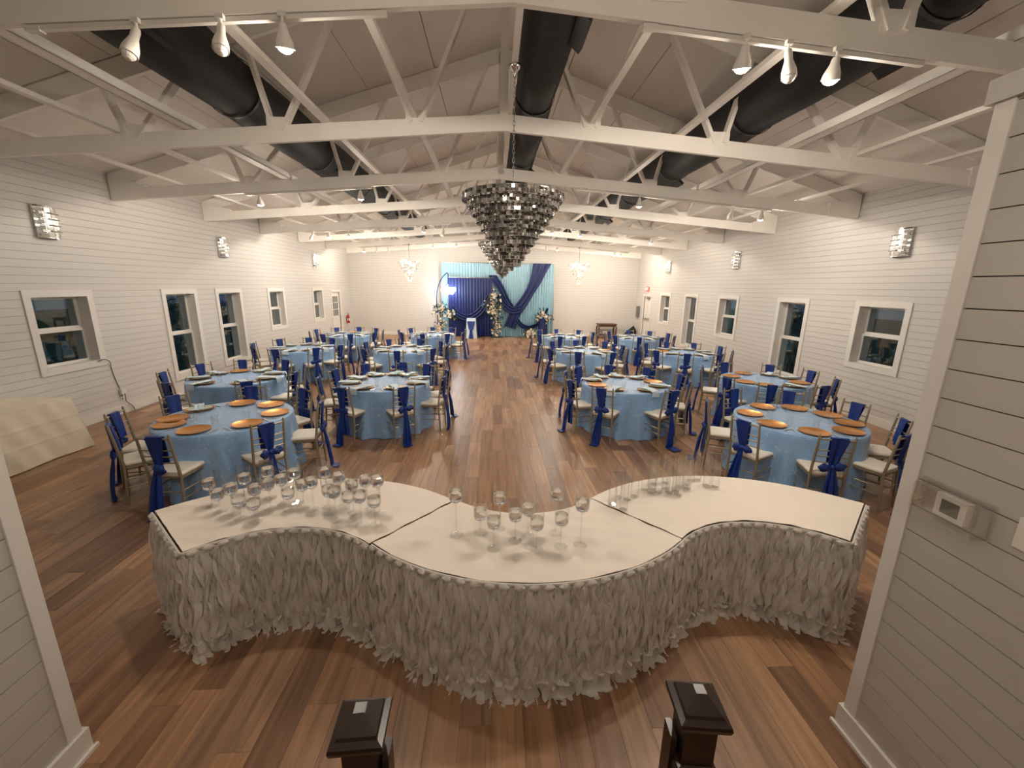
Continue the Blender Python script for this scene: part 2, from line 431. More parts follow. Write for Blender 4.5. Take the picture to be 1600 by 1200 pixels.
# ---- doors
def door(n, X, sgn, o, glazed, label):
    y0, y1, z0, z1 = o; d = struct('door_%d' % n, None, label)
    for a, b in (((X-.02*sgn, y0-.09, 0), (X+sgn*.02, y0, z1+.09)), ((X-.02*sgn, y1, 0), (X+sgn*.02, y1+.09, z1+.09)), ((X-.02*sgn, y0, z1), (X+sgn*.02, y1, z1+.09))):
        boxob('casing', a, b, 'trim_paint', d)
    xa, xb = X-sgn*.09, X-sgn*.045
    if glazed:
        ga, gb, gz0, gz1 = y0+.15, y1-.15, 1.02, 1.88
        mb = MB(); mb.span((xa, y0+.004, .01), (xb, ga, z1)); mb.span((xa, gb, .01), (xb, y1-.004, z1)); mb.span((xa, ga, .01), (xb, gb, gz0)); mb.span((xa, ga, gz1), (xb, gb, z1))
        leafo = part('door_leaf', mb, 'trim_paint', d)
        for i in range(3):
            for j in range(3):
                a0 = ga+(gb-ga)*i/3+.012; a1 = ga+(gb-ga)*(i+1)/3-.012; b0 = gz0+(gz1-gz0)*j/3+.012; b1 = gz0+(gz1-gz0)*(j+1)/3-.012
                boxob('pane', (xa+sgn*.02, a0, b0), (xa+sgn*.026, a1, b1), 'window_glass', leafo)
        mb = MB()
        for i in range(4):
            yy = ga+(gb-ga)*i/3; mb.span((xa+sgn*.01, yy-.012, gz0), (xb+sgn*.004, yy+.012, gz1)); zz = gz0+(gz1-gz0)*i/3; mb.span((xa+sgn*.012, ga, zz-.012), (xb+sgn*.002, gb, zz+.012))
        part('muntin', mb, 'trim_paint', leafo)
        mb = MB().tube([(xb, y1-.07, 1.0), (xb+sgn*.05, y1-.07, 1.0)], .018, 10).blob((xb+sgn*.065, y1-.07, 1.0), (.025, .03, .03), 10, 6, 0)
        part('door_knob', mb, 'steel', leafo, 40)
    else:
        leafo = part('door_leaf', MB().span((xa, y0+.004, .01), (xb, y1-.004, z1)), 'trim_paint', d)
        part('push_bar', MB().span((xb, y0+.08, 1.0), (xb+sgn*.07, y1-.08, 1.07)), 'steel', leafo)
        part('closer', MB().span((xb, y0+.1, 1.93), (xb+sgn*.07, y0+.5, 2.0)), 'panel_grey', leafo)
door(1, XL, 1, LD, True, 'white door with nine small panes near the back left corner')
door(2, XR, -1, RD, False, 'white exit door with push bar near the back right corner')

# ---- ceiling panels on the roof slopes
ceil = struct('ceiling', None, 'sloped white panelled ceiling')
mb = MB()
for s in (-1, 1):
    xe = XL-.3 if s < 0 else XR+.3
    a = (xe, zroof(XL)-SL*.3); b = (XC, zroof(XC))
    vs = [(a[0], YF-.2, a[1]+.035), (b[0], YF-.2, b[1]+.035), (b[0], YB+.3, b[1]+.035), (a[0], YB+.3, a[1]+.035)]
    mb.add(vs+[(p[0], p[1], p[2]+.1) for p in vs], [(0, 1, 2, 3), (7, 6, 5, 4), (0, 4, 5, 1), (2, 6, 7, 3), (0, 3, 7, 4), (1, 5, 6, 2)])
part('deck', mb, 'gap', ceil)
bays = [YF]+[y for y in TY if y > YF+.3]+[YB+.1]
half = XC-XL; NP = 6
PM = {}
rr = random.Random(5)
for s in (-1, 1):
    for (a, b) in zip(bays, bays[1:]):
        for k in range(NP):
            d0 = half*k/NP; d1 = half*(k+1)/NP
            xs = (XL+d0, XL+d1) if s < 0 else (XR-d0, XR-d1)
            key = (s, round(b-a, 3))
            if key not in PM:
                w_ = half/NP*.5-.006; L = (b-a)/2-.008; zz = SL*w_*(1 if s < 0 else -1)
                m_ = MB().add([(-w_, -L, -zz), (w_, -L, zz), (w_, L, zz), (-w_, L, -zz), (-w_, -L, -zz+.03), (w_, -L, zz+.03), (w_, L, zz+.03), (-w_, L, -zz+.03)],
                              [(0, 1, 2, 3), (7, 6, 5, 4), (0, 4, 5, 1), (2, 6, 7, 3), (0, 3, 7, 4), (1, 5, 6, 2)])
                PM[key] = m_.mesh('ceiling_panel', 'roof_panel')
            xm = (xs[0]+xs[1])/2
            ob('ceiling_panel', PM[key], ceil, (xm, (a+b)/2, zroof(xm)+rr.uniform(-.006, .006)))

# ---- partition walls beside the stair
def partition(name, X, sgn, label):
    """sgn: +1 the face seen looks towards +X"""
    wp = struct(name, None, label)
    Y1 = 1.75; t = .13
    xb = X-sgn*t
    part('wall_core', MB().span((xb, YF, 0), (X-sgn*.014, Y1-.012, 3.13)), 'gap', wp)
    z = .14; H = .1295
    while z < 3.12:
        boxob('board', (X-sgn*.014, YF, z), (X, Y1-.07, min(z+H-.005, 3.13)), 'partition_paint', wp)
        boxob('board', (xb-sgn*.014, YF, z), (xb, Y1-.07, min(z+H-.005, 3.13)), 'partition_paint', wp); z += H
    part('end_casing', MB().span((xb-sgn*.022, Y1-.07, .14), (X+sgn*.008, Y1, 3.13)), 'trim_paint', wp)
    part('cap', MB().span((xb-sgn*.05, YF, 3.13), (X+sgn*.02, Y1+.03, 3.22)), 'partition_paint', wp)
    bb = part('skirting', MB().span((X, YF, 0), (X+sgn*.02, Y1+.02, .14)).span((xb-sgn*.02, Y1, 0), (X, Y1+.02, .14)).span((X+sgn*.02, YF, 0), (X+sgn*.035, Y1+.035, .02)), 'trim_paint', wp)
    # wall returning to the side wall
    xe = XR if X > 0 else XL
    part('return_wall', MB().span((xb-sgn*.022, Y1-.15, 0), (xe, Y1-.01, 3.13)), 'partition_paint', wp)
partition('wall_stair_right', 1.98, -1, 'shiplap partition wall with thermostat')
partition('wall_stair_left', -2.11, 1, 'shiplap partition wall at the lower left')
# landing and steps under the camera
st = struct('stair_landing', MB().span((-2.10, YF, 0), (1.97, -.15, .72)).mesh('landing', 'plank_2'), 'wooden landing')
for i in range(3):
    part('step', MB().span((-.32, -.15+.28*i, 0), (.58, .13+.28*i, .54-.18*i)), 'plank_2', st)

# ================================================================== ROOF TRUSSES
ORD = ['first', 'second', 'third', 'fourth', 'fifth', 'sixth', 'seventh', 'eighth']
def truss_parts(parent):
    T = .05; D = .19
    for s in (-1, 1):
        xe = XL+.01 if s < 0 else XR-.01
        mb = MB()
        # bottom chord half, vertical ends
        a = (xe, 3.79); b = (XC, 4.32)
        mb.add([(a[0], -T/2, a[1]), (b[0], -T/2, b[1]), (b[0], -T/2, b[1]+D), (a[0], -T/2, a[1]+D), (a[0], T/2, a[1]), (b[0], T/2, b[1]), (b[0], T/2, b[1]+D), (a[0], T/2, a[1]+D)],
               [(0, 1, 2, 3), (7, 6, 5, 4), (0, 4, 5, 1), (1, 5, 6, 2), (2, 6, 7, 3), (3, 7, 4, 0)])
        part('bottom_chord', mb, 'truss_paint', parent)
        mb = MB(); zt = zroof(XL)-.02; zr = zroof(XC)-.02
        mb.add([(a[0], -T/2, zt-.24), (b[0], -T/2, zr-.24), (b[0], -T/2, zr), (a[0], -T/2, zt), (a[0], T/2, zt-.24), (b[0], T/2, zr-.24), (b[0], T/2, zr), (a[0], T/2, zt)],
               [(0, 1, 2, 3), (7, 6, 5, 4), (0, 4, 5, 1), (1, 5, 6, 2), (2, 6, 7, 3), (3, 7, 4, 0)])
        part('top_chord', mb, 'truss_paint', parent)
        part('heel_block', MB().span((xe, -.045, 3.79), (xe-s*.55, .045, 4.2)) if False else MB().add(
            [(xe, -.04, 3.785), (xe-s*.62, -.04, 3.835), (xe-s*.62, -.04, 4.06), (xe, -.04, 4.2), (xe, .04, 3.785), (xe-s*.62, .04, 3.835), (xe-s*.62, .04, 4.06), (xe, .04, 4.2)],
            [(0, 1, 2, 3), (7, 6, 5, 4), (0, 4, 5, 1), (1, 5, 6, 2), (2, 6, 7, 3), (3, 7, 4, 0)]), 'truss_paint', parent)
        for nx, tops in ((4.55, (4.85, 3.6)), (2.8, (3.12, 1.95)), (1.1, (1.75, .22))):
            xb_ = XC+s*nx; zb_ = zbot(xb_)+.15
            for tx in tops:
                xt = XC+s*tx; zt_ = zroof(xt)-.16
                part('web', MB().beam((xb_+s*(.06 if tx > nx else -.06), 0, zb_), (xt, 0, zt_), .045, .10, up=(0, 1, 0)), 'truss_paint', parent)
            g = MB().span((xb_-.13, -.032, zb_-.02), (xb_+.13, .032, zb_+.13))
            part('gusset_plate', g, 'truss_paint', parent)
    part('king_post', MB().span((XC-.05, -.025, 4.4), (XC+.05, .025, zroof(XC)-.1)), 'truss_paint', parent)
first = None; TR = []
for i, y in enumerate(TY):
    if y < 3: lab = 'white roof truss overhead behind the camera' if i else 'white roof truss farthest behind the camera'
    else: lab = '%s white scissor roof truss counted from the camera' % ORD[i-2]
    t = thing('roof_truss', lab, 'truss', (0, y, 0), group='white roof trusses')
    if first is None: truss_parts(t); first = t
    else:
        for c in list(first.children): ob(c.name.split('.')[0], c.data, t)
    TR.append(t)
# lateral braces running the length of the hall, lying on the bottom chords
def brace(x, w_, h_, label, zo=0.19):
    zb_ = zbot(x)+zo
    o = ob('ceiling_brace', MB().span((x-w_/2, .9, zb_+.003), (x+w_/2, YB-.05, zb_+h_)).mesh('ceiling_brace', 'truss_paint'))
    tag(o, label, 'beam', 'long braces lying on the trusses')
brace(XC-5.75, .09, .04, 'outermost left long white brace above the left wall')
brace(XC-4.72, .09, .05, 'left long white brace outside the left duct')
brace(XC-2.22, .09, .05, 'left long white brace inside the left duct')
brace(XC-1.12, .07, .05, 'long white brace just left of the ridge')
brace(XC+1.12, .07, .05, 'long white brace just right of the middle duct')
brace(XC+2.30, .09, .05, 'right long white brace inside the right duct')
brace(XC+4.72, .09, .05, 'right long white brace outside the right duct')
brace(XC+5.75, .09, .04, 'outermost right long white brace above the right wall')
brace(.2, .05, .12, 'narrow white ridge beam carrying the big chandeliers')
# cable trays beside the side ducts
for x, l in ((-3.74, 'white cable tray beside the left duct'), (3.92, 'white cable tray beside the right duct')):
    t = thing('cable_tray', l, 'cable tray')
    zb_ = zbot(x)+.192
    part('channel', MB().span((x-.08, 1, zb_), (x+.08, YB-.1, zb_+.015)).span((x-.08, 1, zb_), (x-.07, YB-.1, zb_+.09)).span((x+.07, 1, zb_), (x+.08, YB-.1, zb_+.09)), 'truss_paint', t)
    part('pipe', MB().tube([(x, 1, zb_+.06), (x, YB-.1, zb_+.06)], .035, 10), 'truss_paint', t, 50)
# fabric ducts
def duct(x, zc, r, y0, y1, label):
    t = thing('fabric_duct', label, 'air duct', (x, 0, zc), group='black fabric air ducts')
    nv = 220
    def fn(u, v):
        a = u*2*PI; y = y0+(y1-y0)*v
        bay = ((y-3.42) % 2.43)/2.43; sag = math.sin(PI*bay)
        k = r*(.93+.07*sag)*(1+.012*math.sin(y*38)+.008*math.sin(a*5+y*3))
        return (k*math.cos(a), y, k*math.sin(a)*(1.0))
    mb = MB().grid(fn, 28, nv, True); n = 28
    mb.add([fn(i/n, 0) for i in range(n)], [tuple(range(n))]); mb.add([fn(i/n, 1) for i in range(n)], [tuple(range(n))])
    part('sleeve', mb, 'duct_fabric', t, 60)
    hm = MB().lathe([(r*.97, -.02), (r*.99, -.02), (r*.99, .02), (r*.97, .02)], 24, (0, 0, 0), Euler((PI/2, 0, 0)).to_matrix(), True).mesh('hoop', 'black_plastic')
    for yy in TY:
        if y0+.1 < yy < y1-.1: ob('hoop', hm, t, (0, yy+.12, 0))
    for yy in (4.2, 9.0, 14.0):
        part('register', MB().box((r*.75, yy, -r*.70), (.22, .5, .05), Euler((0, PI/4-.1, 0)).to_matrix()), 'black_plastic', t)
duct(-3.25, 4.75, .35, 1.2, 19.2, 'black fabric air duct along the left side of the roof')
duct(.52, 4.80, .26, 1.2, 16.2, 'black fabric air duct right of the ridge behind the chandeliers')
duct(3.42, 4.75, .35, 1.2, 19.2, 'black fabric air duct along the right side of the roof')

# ================================================================== TRACK LIGHTS
def head_meshes():
    R = Matrix.Identity(3)
    body = MB().lathe([(.022, 0), (.026, -.02), (.026, -.07), (.048, -.15), (.05, -.2), (.046, -.2), (.042, -.155), (.02, -.09)], 16).mesh('lamp_head', 'plastic_white', 45)
    lens = MB().lathe([(.001, -.236), (.018, -.232), (.034, -.218), (.043, -.198), (.041, -.178), (.001, -.176)], 16)
    lit = MB().lathe([(.02, 0), (.028, -.015), (.03, -.04), (.056, -.10), (.062, -.14), (.057, -.14), (.05, -.1), (.02, -.05)], 18).mesh('lamp_head', 'plastic_white', 45)
    dome = MB().lathe([(.001, -.172), (.026, -.166), (.045, -.152), (.054, -.136), (.05, -.115), (.001, -.11)], 18)
    global HBLIT
    HBLIT = lit
    return body, dome.mesh('lens_on', 'bulb_spot'), lens.mesh('lens_off', 'plastic_white'), MB().box((0, 0, .02), (.05, .03, .03)).tube([(0, 0, .01), (0, 0, -.04)], .009, 8).mesh('stem', 'plastic_white')
HB, HLON, HLOFF, HST = head_meshes()
def track_lamp(x, y, lit, aim, label, power=1.0):
    z = zbot(x)-.04
    t = thing('track_lamp', label, 'spotlight', (x, y, z), group='track lamps under the trusses')
    ob('stem', HST, t)
    h = ob('lamp_head', HBLIT if lit else HB, t, (0, 0, -.03))
    d = Vector(aim).normalized(); q = (-d).to_track_quat('Z', 'Y'); h.rotation_euler = q.to_euler()
    ob('lens', HLON if lit else HLOFF, h)
    if lit:
        l = bpy.data.lights.new('spot', 'SPOT'); l.energy = SPOT_W*power*4; l.color = WARM; l.spot_size = math.radians(180); l.spot_blend = .12; l.shadow_soft_size = .06
        lo = bpy.data.objects.new('lamp_beam', l); COL.objects.link(lo); lo.parent = h; lo.location = (0, 0, -.185)
        l2 = bpy.data.lights.new('spill', 'POINT'); l2.energy = SPOT_W*power*SPILL; l2.color = WARM; l2.shadow_soft_size = .05
        lo2 = bpy.data.objects.new('lamp_spill', l2); COL.objects.link(lo2); lo2.parent = h; lo2.location = (0, 0, -.215)
def light_track(y, x0, x1, label):
    t = thing('light_track', label, 'light track', (0, y, 0))
    part('rail', MB().beam((x0, 0, zbot(x0)-.022), (x1, 0, zbot(x1)-.022), .036, .03), 'plastic_white', t)
    part('end_feed', MB().box((x0, 0, zbot(x0)-.025), (.1, .045, .035)), 'plastic_white', t)
RN = {3.42: 'first', 8.28: 'third', 13.14: 'fifth', 18.0: 'seventh'}
def near_ty(y): return min(TY, key=lambda q: abs(q-y))
LAMPS = [(3.42, [(-2.42, 0), (-1.86, 0), (-1.45, 1), (1.81, 1), (2.13, 0), (2.5, 1)]),
         (8.28, [(-4.24, 1), (-2.43, 1), (1.78, 0), (2.74, 1), (4.56, 0), (5.14, 1)]),
         (13.14, [(-5.31, 0), (-4.86, 1), (-4.28, 1), (-2.07, 1), (-1.5, 0), (1.76, 1), (2.6, 1), (4.82, 1)]),
         (18.0, [(-5.29, 1), (-4.74, 0), (-4.33, 0), (-2.48, 1), (-1.53, 1), (2.18, 0), (2.66, 1), (5.09, 1), (5.33, 1)])]
ordw = ['first', 'second', 'third', 'fourth', 'fifth', 'sixth', 'seventh', 'eighth', 'ninth']
for yy, hs in LAMPS:
    y = near_ty(yy); tn = RN[yy]
    L = [h for h in hs if h[0] < 0]; Rr = [h for h in hs if h[0] > 0]
    ex = .7 if yy < 4 else .2
    light_track(y, min(h[0] for h in L)-ex, max(h[0] for h in L)+ex, 'white light track under the left half of the %s truss' % tn)
    light_track(y, min(h[0] for h in Rr)-ex, max(h[0] for h in Rr)+ex, 'white light track under the right half of the %s truss' % tn)
    for i, (x, lit) in enumerate(hs):
        sx = -1 if x < 0 else 1
        aim = (.1*sx, .32, -1) if lit else (random.uniform(-.4, .4), random.uniform(-.5, .2), -1)
        if yy > 17 and lit: aim = (.1*sx, .25, -1)
        track_lamp(x, y-.04, lit, aim, '%s white track lamp, %s from the left under the %s truss' % ('lit' if lit else 'unlit', ordw[i], tn), {3.42: .6, 8.28: .9, 13.14: .8, 18.0: .78}[yy])

# unseen fill lamps, added on the near trusses to brighten camera-facing surfaces
for ly, lw, lab in ((TY[0], .75, 'unseen added fill lamp farthest behind the camera over the landing'), (TY[1], .36, 'unseen added fill lamp over the stair foot above the camera')):
  ll = thing('fill_lamp', lab, 'lamp', (XC, ly, zbot(XC)), group='unseen added fill lamps over the stair')
  part('base', MB().lathe([(.001, 0), (.13, 0), (.13, -.03), (.001, -.03)], 24), 'plastic_white', ll, 40)
  part('globe', MB().lathe([(.12, -.03), (.13, -.07), (.09, -.13), (.001, -.15)], 24), 'bulb_sconce', ll, 60)
  l = bpy.data.lights.new('landing', 'POINT'); l.energy = FILL_W*lw; l.color = WARM; l.shadow_soft_size = .13  # point light of the added fill lamp
  lo = bpy.data.objects.new('lamp_glow', l); COL.objects.link(lo); lo.parent = ll; lo.location = (0, 0, -.32)

# ================================================================== BIG CHANDELIERS
def chandelier_meshes():
    tiers = []; rnd = random.Random(11)
    NT = 10
    for k in range(NT):
        r = .52*(1-k/NT*.93)+.005; z = -.0-.072*k
        metal = MB(); cr = MB()
        for zz in (z, z-.03, z-.062):
            metal.lathe([(r-.004, zz-.003), (r+.006, zz-.003), (r+.006, zz+.003), (r-.004, zz+.003)], 40, closed=True)
        n = max(8, int(2*PI*r/.03))
        for j in range(n):
            a = 2*PI*j/n
            for q, zz in enumerate((z-.016, z-.047)):
                R = Matrix.Rotation(a+rnd.uniform(-.35, .35), 3, 'Z') @ Matrix.Rotation(rnd.uniform(-.12, .12), 3, 'Y')
                cr.box((r*math.cos(a), r*math.sin(a), zz), (.012, .027, .030), R)
        n2 = max(5, n//2)
        if k < NT-1:
            for j in range(n2):     # flat ring of drops under each tier
                a = 2*PI*(j+.5)/n2; rr_ = r-.026
                R = Matrix.Rotation(a+rnd.uniform(-.6, .6), 3, 'Z') @ Matrix.Rotation(rnd.uniform(-.4, .4), 3, 'X')
                cr.box((rr_*math.cos(a), rr_*math.sin(a), z-.068), (.022, .018, .014), R)
        tiers.append((metal.mesh('tier_frame', 'chrome'), cr.mesh('crystal_tier', 'crystal_smoke')))
    return tiers
CT = chandelier_meshes()
chain_mb = MB()
def chain(z0, z1):
    mb = MB(); n = int((z1-z0)/.042)
    for i in range(n):
        z = z0+(z1-z0)*(i+.5)/n; R = Matrix.Rotation(PI/2*(i % 2), 3, 'Z')
        pts = [R @ Vector((.011*math.cos(a), 0, .028*math.sin(a)))+Vector((0, 0, z)) for a in [2*PI*k/10 for k in range(11)]]
        mb.tube(pts, .0035, 5, False)
    return mb.mesh('chain', 'chrome', 60)
CHN = chain(0.03, 1.09)
CAN = MB().lathe([(.012, -.10), (.016, -.05), (.045, -.02), (.06, .0), (.06, .02), (.001, .02)], 20).mesh('canopy', 'chrome', 50)
HUB = MB().lathe([(.001, -.70), (.02, -.69), (.025, -.67), (.012, -.65), (.012, .03), (.03, .05), (.001, .06)], 12).mesh('center_column', 'chrome', 50)
SPK = MB()
for k in range(8):
    a = PI*k/4; SPK.beam((.01*math.cos(a), .01*math.sin(a), -.005), (.52*math.cos(a), .52*math.sin(a), -.005), .008, .008)
SPK = SPK.mesh('spoke_ring', 'chrome')
BALL = MB().blob((0, 0, -.735), (.022, .022, .022), 12, 8, 0).mesh('drop_ball', 'crystal_smoke', 60)
for (y, lab) in ((4.635, 'large tiered smoky crystal chandelier nearest the camera'), (9.5, 'large tiered smoky crystal chandelier farther back, partly hidden by the first')):
    t = thing('crystal_chandelier', lab, 'chandelier', (.2, y, 3.32), group='tiered crystal chandeliers')
    for fm, cm in CT:
        f = ob('tier_frame', fm, t); c = ob('crystal_tier', cm, f); c['kind'] = 'stuff'
    ob('center_column', HUB, t); ob('spoke_ring', SPK, t); ob('chain', CHN, t, (0, 0, .03)); ob('canopy', CAN, t, (0, 0, 1.168)); ob('drop_ball', BALL, t)

# small lit chandeliers on the back wall side
def small_chandelier(x, y, lab):
    t = thing('small_chandelier', lab, 'chandelier', (x, y, 2.96), group='small lit crystal chandeliers'); t.scale = (.93, .93, .93)
    part('rod', MB().tube([(0, 0, .35), (0, 0, 1.13)], .012, 8), 'chrome', t)
    part('canopy', MB().lathe([(.001, 1.15), (.06, 1.15), (.05, 1.10), (.012, 1.07)], 14), 'chrome', t, 40)
    rnd = random.Random(4); cr = MB(); fr = MB()
    rows = [(.46, .40, 14), (.40, .28, 13), (.33, .15, 11), (.25, .02, 9), (.18, -.12, 7), (.11, -.25, 5), (.05, -.37, 3)]
    for r, z, n in rows:
        fr.lathe([(r-.006, z-.005), (r+.006, z-.005), (r+.006, z+.005), (r-.006, z+.005)], 24, closed=True)
        for j in range(n):
            a = 2*PI*j/n+rnd.uniform(-.1, .1)
            R = Matrix.Rotation(a, 3, 'Z') @ Matrix.Rotation(rnd.uniform(-.6, .6), 3, 'X')
            cr.box((r*math.cos(a), r*math.sin(a), z-.045), (.035, .055, .06), R @ Matrix.Rotation(PI/4, 3, 'X'))
    part('frame', fr, 'chrome', t, 40)
    c = part('crystals', cr, 'crystal_clear', t); c['kind'] = 'stuff'
    for k in range(6):
        a = 2*PI*k/6; r = .3 if k % 2 else .40
        b = part('bulb', MB().blob((r*math.cos(a), r*math.sin(a), .43-.16*(k % 2)), (.035, .035, .05), 10, 7, 0), 'bulb_warm', t, 60)
    part('bulb', MB().blob((0, 0, -.05), (.05, .05, .07), 10, 7, 0), 'bulb_warm', t, 60)
    l = bpy.data.lights.new('glow', 'POINT'); l.energy = 55; l.color = (1, .86, .66); l.shadow_soft_size = .3
    lo = bpy.data.objects.new('lamp_glow', l); COL.objects.link(lo); lo.parent = t; lo.location = (0, -.1, -.62)
small_chandelier(-3.50, TY[-2], 'small lit crystal chandelier left of the blue backdrop')
small_chandelier(3.62, TY[-2], 'small lit crystal chandelier right of the blue backdrop')

# ================================================================== WALL SCONCES
SCB = MB().span((0, -.15, -.22), (.03, .15, .22)).mesh('back_plate', 'chrome')
def arc_plate(z0, z1):
    mb = MB(); n = 8; vs = []
    for z in (z0, z1):
        for i in range(n+1):
            y = -.16+.32*i/n; vs.append((.06+.06*math.cos((i/n-.5)*PI), y, z))
        vs += [(.0, .16, z), (0, -.16, z)]
    k = n+3
    return mb.add(vs, [tuple(range(k)), tuple(range(2*k-1, k-1, -1))]+[(i, (i+1) % k, k+(i+1) % k, k+i) for i in range(k)]).mesh('rim', 'chrome')
SCT, SCBm = arc_plate(.215, .235), arc_plate(-.235, -.22)
SCC = MB().box((0, 0, 0), (.02, .066, .06)).mesh('crystal', 'crystal_clear')
SCD = MB().box((0, 0, 0), (.016, .3, .008)).mesh('crossbar', 'black_plastic')
SCL = MB().tube([(.05, 0, -.16), (.05, 0, .16)], .025, 10).mesh('bulb', 'bulb_sconce', 50)
def sconce(X, sgn, y, lab):
    t = thing('wall_sconce', lab, 'wall lamp', (X, y, 3.24), 0 if sgn > 0 else PI, 'crystal wall sconces')
    ob('back_plate', SCB, t); ob('rim', SCT, t); ob('rim', SCBm, t); ob('bulb', SCL, t)
    for j in range(5):
        z = -.175+.0865*j
        for i in range(4):
            yy = -.114+.076*i; a = yy/.16*1.1
            ob('crystal', SCC, t, (.07+.055*math.cos(yy/.16*PI/2), yy, z), rot=(0, 0, a))
        if j: ob('crossbar', SCD, t, (.105, 0, z-.043))
    l = bpy.data.lights.new('sconce_glow', 'POINT'); l.energy = 1.2; l.color = (1, .88, .72); l.shadow_soft_size = .1
    lo = bpy.data.objects.new('lamp_glow', l); COL.objects.link(lo); lo.parent = t; lo.location = (.2, 0, 0)
for y, n in ((6.97, 'nearest'), (11.2, 'middle'), (16.7, 'farthest')): sconce(XL, 1, y, '%s crystal sconce on the left wall' % n)
for y, n in ((7.2, 'nearest'), (12.2, 'middle'), (16.95, 'farthest')): sconce(XR, -1, y, '%s crystal sconce on the right wall' % n)

